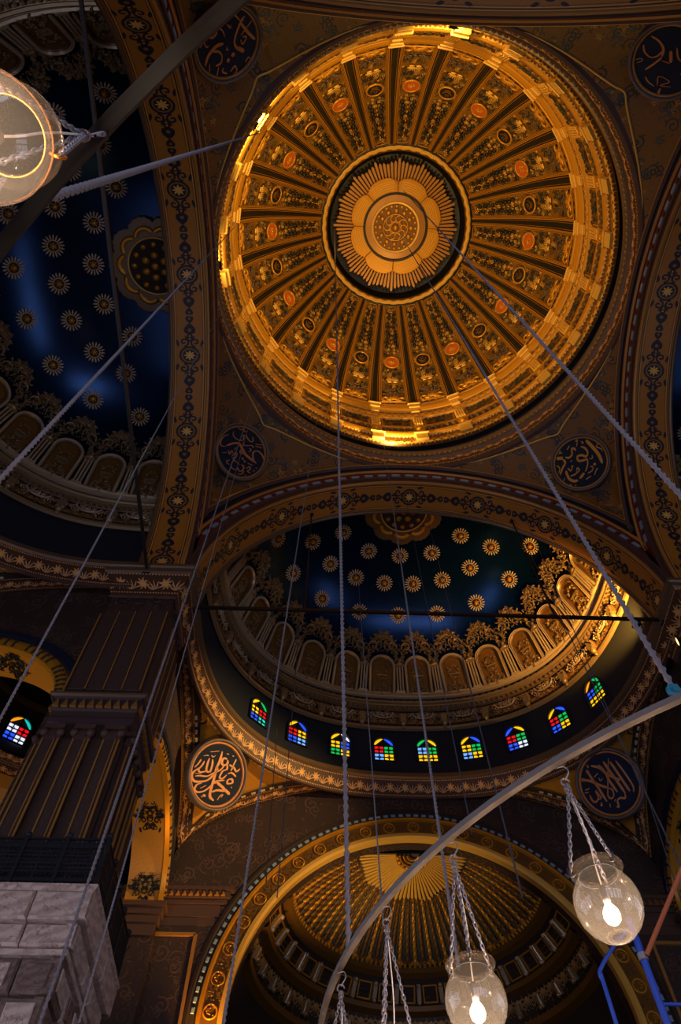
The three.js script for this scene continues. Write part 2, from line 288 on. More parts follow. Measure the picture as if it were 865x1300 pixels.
// great arch over the front of the crossing; the other three are turned copies
function buildGreatArch() {
  const g = struct('great_arch', 'gold painted arch soffit with dark blue flowers in front of the blue half dome with the warm lit right end', 'arch');
  const F = archFrames(96, HS), clip = (geo) => { const p = geo.attributes.position; for (let i = 0; i < p.count; i++) p.setX(i, clamp(p.getX(i), -A, A)); return geo; };
  M.soffit.map.offset.set(0.255, 0);
  mesh('soffit', sweep(F, [[RA, A], [RA, ZA]]), M.soffit, g);
  mesh('soffit_roll', sweep(F, [[RA + 0.02, A - 0.05], [RA - 0.07, A - 0.05], [RA - 0.1, A + 0.02], [RA - 0.07, A + 0.09], [RA, A + 0.1]]), M.goldLine, g);
  mesh('far_roll', sweep(F, [[RA, ZA - 0.12], [RA - 0.09, ZA - 0.1], [RA - 0.12, ZA - 0.03], [RA - 0.09, ZA + 0.05], [RA + 0.6, ZA + 0.05]]), M.giltDark, g);
  mesh('inner_fascia', clip(sweep(F, [[RA - 0.02, A - 0.02], [RA + 0.28, A - 0.02], [RA + 0.28, A - 0.1], [RA + 0.4, A - 0.12], [RA + 0.48, A - 0.04]])), M.brown, g);
  mesh('tile_channel', clip(sweep(F, [[RA + 0.48, A - 0.04], [RA + 0.48, A], [RA + 1.02, A], [RA + 1.02, A - 0.06]])), M.red, g);
  mesh('middle_roll', clip(sweep(F, [[RA + 1.02, A - 0.06], [RA + 1.08, A - 0.13], [RA + 1.16, A - 0.13], [RA + 1.2, A - 0.04]])), M.goldLine, g);
  mesh('outer_fascia', clip(sweep(F, [[RA + 1.2, A - 0.04], [RA + 1.2, A], [RA + 1.66, A], [RA + 1.66, A - 0.05]])), M.navyFlat, g);
  mesh('outer_roll', clip(sweep(F, [[RA + 1.66, A - 0.05], [RA + 1.74, A - 0.16], [RA + 1.84, A - 0.14], [RO, A - 0.02], [RO + 0.02, AP + 0.1]])), M.brown, g);
  mesh('edge_line', clip(sweep(F, [[RO - 0.09, A - 0.1], [RO - 0.02, A - 0.16], [RO + 0.05, A - 0.1]])), M.goldLine, g);
  const tile = bevelBox(0.42, 0.2, 0.07, 0.015), bead = bevelBox(0.13, 0.13, 0.08, 0.02);
  for (let i = -17; i <= 17; i++) {
    for (const [geo, m, d, nm] of [[tile, M.blueTile, 0, 'tile'], [bead, M.brown, 2.0, 'stud']]) {
      const a = (i * 4 + d) * D2R, R = RA + 0.75; if (Math.abs(R * Math.sin(a)) > A - 0.2) continue;
      const t = mesh(nm, geo, m, g); t.position.set(R * Math.sin(a), HS + R * Math.cos(a), -A + 0.02); t.rotation.z = -a;
    }
  }
  return g;
}
const greatArch = buildGreatArch();
copyOf(greatArch, 'gold painted arch soffit with dark blue flowers above the left pier capital, before the left blue half dome', PI / 2);
copyOf(greatArch, 'dim gold painted arch soffit behind the white rope, opposite the left arch', -PI / 2);
copyOf(greatArch, 'shadowed painted arch behind the far edge of the main dome, opposite the warm lit half dome', PI);

// pendentive: spherical triangle between two arches and the dome ring (front left; turned for the others)
function pendPoint(th, t) { // th 0..90 from -z towards -x
  const s = Math.sin(th), c = Math.cos(th), rs = AP / Math.max(s, c), q = AP * Math.min(s, c) / Math.max(s, c);
  const hb = HS + Math.sqrt(RO * RO - q * q), ch = Math.hypot(rs - RING, HR - hb), b = (ch / 7.5) ** 2 * 4 * t * (1 - t);
  const ro = lerp(rs, RING, t) + 0.82 * b, h = lerp(hb, HR, t) + 0.57 * b;
  return V(-ro * s, h, -ro * c);
}
function buildPendentive() {
  const g = struct('pendentive', 'triangular brown gold pendentive with blue scrolls around the roundel left of the main dome rim, above the left pier', 'pendentive');
  mesh('painted_field', grid(48, 16, (s, t) => pendPoint(s * PI / 2, t), (s, t, p) => [Math.atan2(p.x, -p.z) * 11, p.y * 1.15]), M.pend, g);
  const line = (f, r, m, nm) => mesh(nm, tube(range(33).map((i) => f(i / 32)), r, 96, 5), m, g);
  line((s) => pendPoint((0.06 + s * 0.88) * PI / 2, 0.1 + 0.14 * (1 - Math.abs(2 * s - 1)) * 0 + 0.02), 0.045, M.goldPale, 'border_line');
  line((s) => pendPoint((0.06 + s * 0.88) * PI / 2, 0.9), 0.045, M.goldPale, 'border_line');
  return g;
}
const pend = buildPendentive();
copyOf(pend, 'triangular brown gold pendentive around the gold lettered roundel between main dome and the far right pier', -PI / 2);
copyOf(pend, 'brown gold pendentive around the roundel beside the near chandelier beam', PI / 2);
copyOf(pend, 'dimly lit brown gold pendentive across the dome from the left pier', PI);

// ---------------------------------------------------------------- main dome
const domeCurve = new THREE.CatmullRomCurve3([V(10.25, 46.9, 0), V(9.5, 49, 0), V(8.4, 51, 0), V(7.0, 53, 0), V(5.3, 54.9, 0)]);
const domeAt = (t) => { const p = domeCurve.getPointAt(clamp(t, 0, 1)); return [p.x, p.y]; };
function domeFrame(t) { const [r, h] = domeAt(t), [r0, h0] = domeAt(t - 0.01), [r1, h1] = domeAt(t + 0.01), T = V(0, h1 - h0, r0 - r1).normalize(); return { p: V(0, h, -r), T, N: V(0, -T.z, T.y), r }; }
const ribHalf = (t) => lerp(0.34, 0.17, t);
function domePoint(x, t, out = 0) { const f = domeFrame(t), a = x / f.r; return V((f.r) * Math.sin(a), f.p.y, -f.r * Math.cos(a)).addScaledVector(V(f.N.z * -Math.sin(a), f.N.y, f.N.z * Math.cos(a)), out); }
const TURN = (az) => -az * D2R;

const dome = struct('main_dome', 'large gold dome with twenty four painted segments round a sunburst centre', 'dome');
{
  // ring cornice with beads and leaf frieze
  const C = circle(144);
  mesh('lower_cornice', sweep(C, [[RING + 0.3, HR - 0.15], [RING + 0.02, HR - 0.1], [RING - 0.08, HR], [RING - 0.08, HR + 0.12], [RING + 0.02, HR + 0.2], [RING + 0.02, HR + 0.45]]), M.brown, dome);
  mesh('leaf_frieze', sweep(C, [[RING + 0.02, HR + 0.45], [RING - 0.06, HR + 0.75], [RING - 0.02, HR + 1.1], [RING + 0.12, HR + 1.4]]), M.flowerCap, dome);
  mesh('upper_cornice', sweep(C, [[RING + 0.12, HR + 1.4], [RING - 0.02, HR + 1.48], [RING - 0.02, HR + 1.85], [RING - 0.1, HR + 1.95], [RING - 0.1, HR + 2.15], [RING + 0.7, HR + 2.2]]), M.giltDark, dome);
  const beads = (r, h, n, s, m, nm) => stuff(mesh(nm, merge(range(n).map((i) => { const a = i / n * 2 * PI; return ball(s, r * Math.sin(a), h, r * Math.cos(a), 1, 1, 1, 5); })), m, dome));
  beads(RING - 0.04, HR + 0.32, 220, 0.09, M.gilt, 'lower_bead_row'); beads(RING - 0.04, HR + 1.66, 220, 0.11, M.gilt, 'upper_bead_row');
  // dark recessed drum wall with small coloured lights between the lamps
  mesh('drum_wall', sweep(C, [[RING + 0.7, HR + 2.15], [RING + 0.7, 40.6], [RING + 0.35, 40.6]]), M.wallNavy, dome);
  // gold entablature of the drum
  const r0 = 10.45;
  mesh('base_frieze', sweep(C, [[r0 + 0.2, 40.55], [r0 - 0.02, 40.6], [r0 - 0.06, 40.72], [r0 - 0.02, 40.8], [r0 + 0.02, 41.5], [r0 - 0.1, 41.56]]), M.friezeGold, dome);
  mesh('corbel_cornice', sweep(C, [[r0 - 0.1, 41.56], [r0 - 0.18, 41.7], [r0 - 0.2, 41.95], [r0 - 0.02, 42.0], [r0 + 0.05, 42.05]]), M.gold, dome);
  mesh('pendant_band', sweep(C, [[r0 + 0.05, 42.05], [r0 + 0.05, 42.72]]), M.goldDeep, dome);
  mesh('middle_cornice', sweep(C, [[r0 + 0.05, 42.72], [r0 - 0.1, 42.78], [r0 - 0.14, 42.95], [r0 - 0.02, 43.12], [r0 + 0.03, 43.15]]), M.gold, dome);
  mesh('panel_band', sweep(C, [[r0 + 0.03, 43.15], [r0 + 0.02, 44.42]]), M.goldDeep, dome);
  mesh('upper_cornice_line', sweep(C, [[r0 + 0.02, 44.42], [r0 - 0.12, 44.5], [r0 - 0.16, 44.66], [r0 - 0.05, 44.8], [r0, 44.84]]), M.gold, dome);
  mesh('scroll_frieze', sweep(C, [[r0, 44.84], [r0 - 0.02, 45.75]]), M.friezeGold, dome);
  mesh('crown_torus', sweep(C, [[r0 - 0.02, 45.75], [r0 - 0.12, 45.8], [r0 - 0.22, 46.0], [r0 - 0.26, 46.25], [r0 - 0.2, 46.5], [r0 - 0.1, 46.62], [r0 - 0.22, 46.7], [r0 - 0.22, 46.86], [r0 - 0.15, 46.95]]), M.gold, dome);
  // per-bay blocks on the drum (24)
  const blk = (w, h, d, b = 0.03) => bevelBox(w, h, d, b);
  const plinth = merge([blk(0.75, 0.85, 0.3), place(blk(0.9, 0.16, 0.4), V(0, 0.46, 0.03), V(1, 0, 0), V(0, 1, 0), V(0, 0, 1))]);
  const console_ = merge([blk(0.55, 0.6, 0.26), ball(0.2, 0, 0.02, 0.12, 1, 1.2, 0.7, 8)]);
  const flutes = merge([blk(0.62, 1.2, 0.14), ...[-0.22, -0.075, 0.075, 0.22].map((x) => place(blk(0.07, 1.0, 0.1, 0.02), V(x, 0, 0.1), V(1, 0, 0), V(0, 1, 0), V(0, 0, 1)))]);
  const capital = merge([blk(0.72, 0.5, 0.34), place(blk(0.86, 0.14, 0.44), V(0, 0.32, 0.02), V(1, 0, 0), V(0, 1, 0), V(0, 0, 1)), place(blk(0.55, 0.6, 0.2), V(0, -0.56, -0.04), V(1, 0, 0), V(0, 1, 0), V(0, 0, 1))]);
  const drop = new THREE.ConeGeometry(0.2, 0.5, 7); drop.rotateX(PI);
  const panelFrame = merge([box(1.92, 0.07, 0.08, 0, 0.52, 0), box(1.92, 0.07, 0.08, 0, -0.52, 0), box(0.07, 1.1, 0.08, -0.93, 0, 0), box(0.07, 1.1, 0.08, 0.93, 0, 0)]);
  const panelRelief = ornament(101, 1.7, 0.85, 22, 0.12);
  const onDrum = (nm, geo, m, az, h, r) => { const o = mesh(nm, geo, m, dome); const a = az * D2R; o.position.set(r * Math.sin(a), h, -r * Math.cos(a)); o.rotation.y = -a; return o; };
  for (let k = 0; k < 24; k++) {
    const rib = 7.5 + 15 * k, mid = 15 * k;
    onDrum('plinth', plinth, M.goldPale, rib, 41.1, r0 - 0.1); onDrum('console', console_, M.gold, rib, 42.35, r0 - 0.05);
    onDrum('fluted_block', flutes, M.goldPale, rib, 43.78, r0 - 0.04); onDrum('capital', capital, M.goldPale, rib, 46.3, r0 - 0.14);
    const fr = onDrum('drum_panel', panelFrame, M.gold, mid, 43.78, r0 - 0.02); mesh('relief', panelRelief, M.olive, fr);
    for (let j = -2; j <= 2; j++) onDrum('pendant', drop, M.giltDark, mid + j * 2.2, 42.42, r0 - 0.02);
  }
  // segments
  const hw = (t) => domeAt(t)[0] * 7.5 * D2R - ribHalf(t);
  const panelGeo = grid(8, 24, (s, t) => domePoint((s * 2 - 1) * hw(t), t), (s, t) => [0.5 + (s - 0.5) * hw(t) / hw(0) * 0.9, t * 1.9]);
  const marginGeo = merge([-1, 1].map((q) => grid(1, 24, (s, t) => domePoint(q * (hw(t) - 0.17 * s), t, 0.012))));
  const frameGeo = merge([0.86, 0.93].map((k) => { const pts = []; const q = (x, t) => pts.push(domePoint(x, t, 0.03)); const m = 1 - k; for (let i = 0; i <= 16; i++) { const t = lerp(m * 0.18, 1 - m * 0.18, i / 16); q(hw(t) - m * 1.15, t); } for (let i = 16; i >= 0; i--) { const t = lerp(m * 0.18, 1 - m * 0.18, i / 16); q(-hw(t) + m * 1.15, t); }
    return new THREE.TubeGeometry(new THREE.CatmullRomCurve3(pts, true, 'catmullrom', 0.02), 140, k < 0.9 ? 0.022 : 0.032, 4, true); }));
  const onPanel = (geo, t, x = 0, out = 0.02) => { const f = domeFrame(t); return place(geo, f.p.clone().addScaledVector(f.N, out).add(V(x, 0, 0)), V(1, 0, 0), f.T, f.N); };
  const ringGeo = onPanel(merge([new THREE.TorusGeometry(0.5, 0.06, 6, 28)]), 0.45, 0, 0.05);
  const discGeo = onPanel((() => { const g = new THREE.CylinderGeometry(0.5, 0.5, 0.05, 28); g.rotateX(PI / 2); return g; })(), 0.45, 0, 0.05);
  const motifRed = onPanel(merge([fanPetals(8, 0, 2 * PI * 7 / 8, 0.04, 0.26, 0.1, 0.06), ball(0.09, 0, 0, 0.02)]), 0.45, 0, 0.08);
  const glyph = onPanel(merge([ribbon([[-0.28, 0.05], [-0.1, -0.12], [0.12, -0.1], [0.28, 0.12]], 0.08, 0.03), ribbon([[-0.12, 0.22], [-0.06, -0.02]], 0.06, 0.03), ribbon([[0.02, 0.26], [0.05, 0.02]], 0.06, 0.03), ribbon([[-0.2, -0.2], [0.05, -0.26], [0.2, -0.18]], 0.06, 0.03)]), 0.45, 0, 0.075);
  const shellGeo = onPanel(merge([fanPetals(9, 25 * D2R, 155 * D2R, 0.1, 0.56, 0.06, 0.07), leafSolid(0.4, 0.16, 0.1), (() => { return mirrorX(leafSolid(0.4, 0.16, 0.1)); })()]), 0.245, 0, 0.1);
  const scrollGeo = onPanel(ornament(111, 1.8, 0.75, 26, 0.08, (q) => 1 - 0.45 * q), 0.14, 0, 0.0);
  const acanthusGeo = onPanel(merge([fanPetals(7, 15 * D2R, 165 * D2R, 0.08, 0.55, 0.2, 0.16), ...[-1, 1].map((s) => { const t = new THREE.TorusGeometry(0.2, 0.07, 5, 12, 4.5); t.translate(s * 0.55, 0.12, 0.03); return t; })]), 0.035, 0, 0.03);
  const sideScroll = merge([onPanel(ornament(112, 0.5, 0.5, 7, 0.08), 0.34, -0.5), onPanel(ornament(113, 0.5, 0.5, 7, 0.08), 0.34, 0.5), onPanel(ornament(114, 0.34, 0.4, 6, 0.08), 0.56, -0.5), onPanel(ornament(115, 0.34, 0.4, 6, 0.08), 0.56, 0.5)]);
  const grape = (() => { const out = [], r = rngOf(116); for (let j = 0; j < 9; j++) { const t = lerp(0.6, 0.9, j / 8), w = lerp(0.34, 0.16, j / 8) * (j % 2 ? 0.85 : 1.1); for (const x of [-w, w]) out.push(onPanel(ball(0.15 - j * 0.006, 0, 0, 0, 1, 1.15, 0.8, 6), t, x + (r() - 0.5) * 0.05, 0.05)); if (j % 2) out.push(onPanel(ball(0.09, 0, 0, 0, 1, 1, 0.8, 6), t, 0, 0.05)); } return merge(out); })();
  const stalk = merge(range(8).map((j) => onPanel(ball(0.055, 0, 0, 0, 1, 2.2, 0.8, 5), lerp(0.6, 0.9, j / 7), 0, 0.1)));
  for (let k = 0; k < 24; k++) {
    const p = mesh('segment', panelGeo, M.dome, dome); p.rotation.y = TURN(15 * k);
    mesh('dark_margin', marginGeo, M.brownDark, p); mesh('gold_frame', frameGeo, M.gold, p); mesh('roundel_ring', ringGeo, M.gold, p);
    mesh('roundel_disc', discGeo, k % 2 ? M.black : M.orange, p); mesh('roundel_motif', k % 2 ? glyph : motifRed, k % 2 ? M.goldDeep : M.gold, p);
    mesh('shell_palmette', shellGeo, M.goldPale, p); mesh('scrollwork', scrollGeo, M.giltDark, p); mesh('side_scroll', sideScroll, M.giltDark, p); mesh('acanthus', acanthusGeo, M.gold, p);
    mesh('berry_cluster', grape, M.black, p); mesh('berry_stalk', stalk, M.gold, p);
  }
  const ribGeo = grid(4, 24, (s, t) => domePoint((s * 2 - 1) * ribHalf(t), t, s < 0.2 || s > 0.8 ? 0.0 : 0.06));
  const edge = merge([-1, 1].map((s) => tube(range(9).map((i) => domePoint(s * ribHalf(i / 8), i / 8, 0.05)), 0.034, 24, 5)).concat([-1, 1].map((s) => tube(range(9).map((i) => domePoint(s * ribHalf(i / 8) * 0.6, i / 8, 0.06)), 0.012, 24, 4))));
  for (let k = 0; k < 24; k++) { const r = mesh('rib', ribGeo, M.black, dome); r.rotation.y = TURN(7.5 + 15 * k); mesh('rib_edge', edge, M.gold, r); }
  // crown: wavy ring, dark well, sunburst, petals, rosette
  mesh('crown_fillet', sweep(C, [[5.42, 54.75], [5.3, 54.72], [5.22, 54.85], [5.26, 54.95]]), M.black, dome);
  mesh('crown_ring', (() => { const fr = range(289).map((i) => { const a = i / 288 * 2 * PI, q = 1 + 0.006 * Math.sin(a * 48); return { o: V(0, 0, 0), u: V(Math.sin(a) * q, 0, -Math.cos(a) * q), v: V(0, 1, 0) }; }); return sweep(fr, [[5.26, 54.8], [5.15, 54.75], [5.03, 54.85], [4.98, 55.0]]); })(), M.goldPale, dome);
  mesh('crown_inner_line', sweep(C, [[5.0, 54.98], [4.96, 54.92], [4.92, 55.02]]), M.goldDeep, dome);
  mesh('crown_well', sweep(C, [[5.0, 54.95], [4.95, 55.5], [4.7, 56.2], [3.4, 56.6], [0.05, 56.7]]), M.black, dome);
  const down = (g, h) => { g.rotateX(PI / 2); g.translate(0, h, 0); return g; };
  const rays = []; for (let i = 0; i < 96; i++) { const a = i / 96 * 2 * PI, lob = 1 - 0.06 * Math.abs(Math.sin(a * 8)) - (i % 2) * 0.012, L1 = 4.5 * lob, w0 = 0.05, w1 = 0.078;
    const s = new THREE.Shape(); s.moveTo(2.9, -w0); s.lineTo(L1 - 0.12, -w1); s.lineTo(L1, 0); s.lineTo(L1 - 0.12, w1); s.lineTo(2.9, w0); s.closePath();
    const e = new THREE.ExtrudeGeometry(s, { depth: 0.05, bevelEnabled: true, bevelSize: 0.02, bevelThickness: 0.03, bevelSegments: 1 }); e.rotateZ(a); rays.push(e); }
  stuff(mesh('sunburst', down(merge(rays), 55.85), M.goldLine, dome));
  mesh('sunburst_ground', sweep(C, [[4.15, 55.98], [2.0, 56.02]]), M.brown, dome);
  for (let i = 0; i < 8; i++) { const s = new THREE.Shape(), n = 12; for (let j = 0; j <= n; j++) { const a = (j / n - 0.5) * 43 * D2R, q = 3.28 - 0.32 * Math.pow(Math.abs(j / n - 0.5) * 2, 3); s[j ? 'lineTo' : 'moveTo'](Math.cos(a) * q, Math.sin(a) * q); } for (let j = n; j >= 0; j--) { const a = (j / n - 0.5) * 43 * D2R; s.lineTo(Math.cos(a) * 2.25, Math.sin(a) * 2.25); } s.closePath();
    const e = new THREE.ExtrudeGeometry(s, { depth: 0.08, bevelEnabled: true, bevelSize: 0.04, bevelThickness: 0.06, bevelSegments: 2 }); const p = mesh('crown_petal', down(e, 55.72), M.gold, dome); p.rotation.y = (i * 45 + 22.5) * D2R;
    mesh('petal_ridge', down(merge([2.46, 2.6, 2.74, 2.88, 3.02].map((q) => { const t = new THREE.TorusGeometry(q, 0.035, 4, 10, 34 * D2R); t.rotateZ(-17 * D2R); return t; })), 55.6), M.goldPale, p); }
  mesh('crown_black_ring', sweep(C, [[2.36, 55.75], [2.33, 55.55], [2.2, 55.55], [2.15, 55.7]]), M.black, dome);
  mesh('crown_flat_ring', sweep(C, [[2.2, 55.68], [1.72, 55.6]]), M.goldLine, dome);
  mesh('crown_disc_rim', sweep(C, [[1.75, 55.62], [1.7, 55.5], [1.6, 55.52], [1.56, 55.64]]), M.goldPale, dome);
  mesh('crown_disc', sweep(C, [[1.6, 55.62], [0.02, 55.62]]), M.goldDeep, dome);
  const ros = []; for (let i = 0; i < 24; i++) { const a = i / 24 * 2 * PI; ros.push(ball(0.11, 1.42 * Math.cos(a), 1.42 * Math.sin(a), 0, 1, 1, 0.7)); } for (let i = 0; i < 12; i++) { const a = i / 12 * 2 * PI; ros.push(ball(0.16, 1.12 * Math.cos(a), 1.12 * Math.sin(a), 0, 1, 1, 0.7)); }
  ros.push(new THREE.TorusGeometry(0.88, 0.05, 5, 36)); for (let i = 0; i < 10; i++) { const a = i / 10 * 2 * PI, t = new THREE.TorusGeometry(0.2, 0.06, 5, 10, 4); t.rotateZ(a); t.translate(0.6 * Math.cos(a), 0.6 * Math.sin(a), 0); ros.push(t); } ros.push(ball(0.22, 0, 0, 0), new THREE.TorusGeometry(0.34, 0.04, 5, 20));
  mesh('crown_rosette', down(merge(ros), 55.56), M.gold, dome);
}
// ---------------------------------------------------------------- half domes over the four bays (local: front of the crossing, towards -z)
const SD = { a: 9.9, D: 9.7, n: 2.4, b: 11.8, Mv: 2.8 };
const planR = (th) => Math.pow(Math.pow(Math.abs(Math.sin(th)) / SD.a, SD.n) + Math.pow(Math.abs(Math.cos(th)) / SD.D, SD.n), -1 / SD.n);
const kAt = (h) => Math.pow(Math.max(0, 1 - Math.pow(clamp((h - HS) / SD.b, 0, 1), SD.Mv)), 1 / SD.Mv);
const shellP = (th, h, sc = 1) => { const q = planR(th) * kAt(h) * sc; return V(q * Math.sin(th), h, -ZA - q * Math.cos(th)); };
function shellFrame(th, h) { // p, right, up, inward normal
  const e = 0.01, p = shellP(th, h), r = shellP(th + e, h).sub(shellP(th - e, h)).normalize(), u = shellP(th, h + 0.05).sub(shellP(th, h - 0.05)).normalize(), n = V(0, 0, 0).crossVectors(r, u).normalize();
  if (n.dot(V(0, HS, -ZA).sub(p)) < 0) n.negate(); return { p, r: V(0, 0, 0).crossVectors(u, n).normalize(), u, n };
}
// frames for mouldings that run round the half dome: profile [inward offset from the wall at height h0, absolute height]
function bandFrames(h0, n = 72, t0 = -90, t1 = 90) { return range(n + 1).map((i) => { const th = lerp(t0, t1, i / n) * D2R, f = shellFrame(th, h0), u = V(f.n.x, 0, f.n.z).normalize(); return { o: V(f.p.x, 0, f.p.z), u, v: V(0, 1, 0) }; }); }
const BAYS = range(14).map((i) => -84.5 + 13 * i);
const nicheW = 1.12, nicheH = 1.55;
const archPath = (w, h, n = 14) => { const p = [V(-w / 2, 0, 0)]; for (let i = 0; i <= n; i++) { const a = PI - i / n * PI; p.push(V(Math.cos(a) * w / 2, h + Math.sin(a) * w / 2, 0)); } p.push(V(w / 2, 0, 0)); return p; };
function archMould(w, h, prof) { // prof: [outward in plane, proud]
  const P = archPath(w, h), fr = P.map((p) => { const u = p.y <= 0.001 || p.y < h ? V(Math.sign(p.x), 0, 0) : V(p.x, p.y - h, 0).normalize(); return { o: p, u, v: V(0, 0, 1) }; }); return sweep(fr, prof);
}
const nicheFrameGeo = archMould(nicheW, nicheH, [[-0.02, 0], [-0.02, 0.1], [0.04, 0.18], [0.07, 0.1], [0.12, 0.1], [0.15, 0.18], [0.19, 0.14], [0.2, 0]]);
const nicheLineGeo = archMould(nicheW, nicheH, [[0.025, 0.17], [0.045, 0.21], [0.065, 0.17], [0.13, 0.165], [0.15, 0.21], [0.17, 0.165]]);
const nicheBackGeo = (() => { const s = new THREE.Shape(); archPath(nicheW, nicheH).forEach((p, i) => s[i ? 'lineTo' : 'moveTo'](p.x, p.y)); s.closePath(); return new THREE.ShapeGeometry(s, 4); })();
const nicheFill = merge([place(ornament(201, 0.9, 1.1, 34, 0.2, (q) => 1 - 0.3 * q, 0.65), V(0, 0.55, 0), V(1, 0, 0), V(0, 1, 0), V(0, 0, 1)), place(ornament(202, 0.55, 0.6, 8, 0.18), V(0, 1.5, 0), V(1, 0, 0), V(0, 1, 0), V(0, 0, 1)), box(0.6, 0.07, 0.16, 0, 1.02, 0.08)]);
const crestGeo = merge([place(ornament(203, 2.05, 1.15, 96, 0.34, (q) => 1.08 - 0.85 * q, 0.55), V(0, 0.36, 0.06), V(1, 0, 0), V(0, 1, 0), V(0, 0, 1)), place(fanPetals(7, 20 * D2R, 160 * D2R, 0.05, 0.42, 0.15, 0.16), V(0, 0.55, 0.14), V(1, 0, 0), V(0, 1, 0), V(0, 0, 1)), ...[-1, 1].map((s) => { const t = new THREE.TorusGeometry(0.2, 0.06, 5, 12, 4.6); t.translate(0.55, 0.15, 0.18); return s < 0 ? mirrorX(t) : t; })]);
const spandrelGeo = ornament(204, 1.1, 1.3, 46, 0.26, (q) => 0.35 + 0.75 * q, 0.58);
const pilasterGeo = merge([box(0.46, 0.12, 0.2, 0, 0.06, 0.08), ...[-0.15, 0, 0.15].map((x) => { const c = new THREE.CylinderGeometry(0.055, 0.055, 1.45, 7); c.translate(x, 0.85, 0.12); return c; })]);
const pilasterCap = merge([box(0.5, 0.1, 0.22, 0, 1.62, 0.1), ball(0.16, 0, 1.78, 0.14, 1.2, 0.9, 0.8, 7), ball(0.09, -0.18, 1.72, 0.14), ball(0.09, 0.18, 1.72, 0.14), ball(0.12, 0, 2.0, 0.12, 0.8, 1.3, 0.8)]);
const bracketGeo = merge([bevelBox(0.36, 0.5, 0.34, 0.04), ball(0.2, 0, -0.3, 0.05, 0.8, 1, 0.8, 7), ball(0.11, 0, -0.55, 0.02, 0.8, 1, 0.8), place(ornament(205, 0.5, 0.5, 6, 0.14), V(0, 0.05, 0.14), V(1, 0, 0), V(0, 1, 0), V(0, 0, 1))]);
const swagGeo = merge([place(ornament(206, 1.5, 0.62, 34, 0.2, () => 1, 0.8), V(0, 0, 0), V(1, 0, 0), V(0, 1, 0), V(0, 0, 1)), (() => { const t = new THREE.TorusGeometry(0.5, 0.06, 5, 12, PI); t.rotateZ(PI); t.scale(1, 0.5, 1); t.translate(0, 0.16, 0.1); return t; })()]);
const rosettePetals = merge([fanPetals(18, 0, 2 * PI * 17 / 18, 0.25, 0.53, 0.085, 0.1), new THREE.TorusGeometry(0.25, 0.03, 4, 24)]);
const rosetteHub = (() => { const g = new THREE.CylinderGeometry(0.24, 0.24, 0.05, 20); g.rotateX(PI / 2); return g; })();
const rosetteBoss = merge([ball(0.12, 0, 0, 0.08, 1, 1, 0.9, 8), fanPetals(6, 0, 2 * PI * 5 / 6, 0.06, 0.19, 0.09, 0.09)]);
const ROSETTES = [...[-54.5, -27, 0, 27, 54.5].map((a) => [a, 36.17]), ...range(8).map((i) => [(i - 3.5) * 17.6, 35.6]), ...range(9).map((i) => [(i - 4) * 18.5, 34.55])];

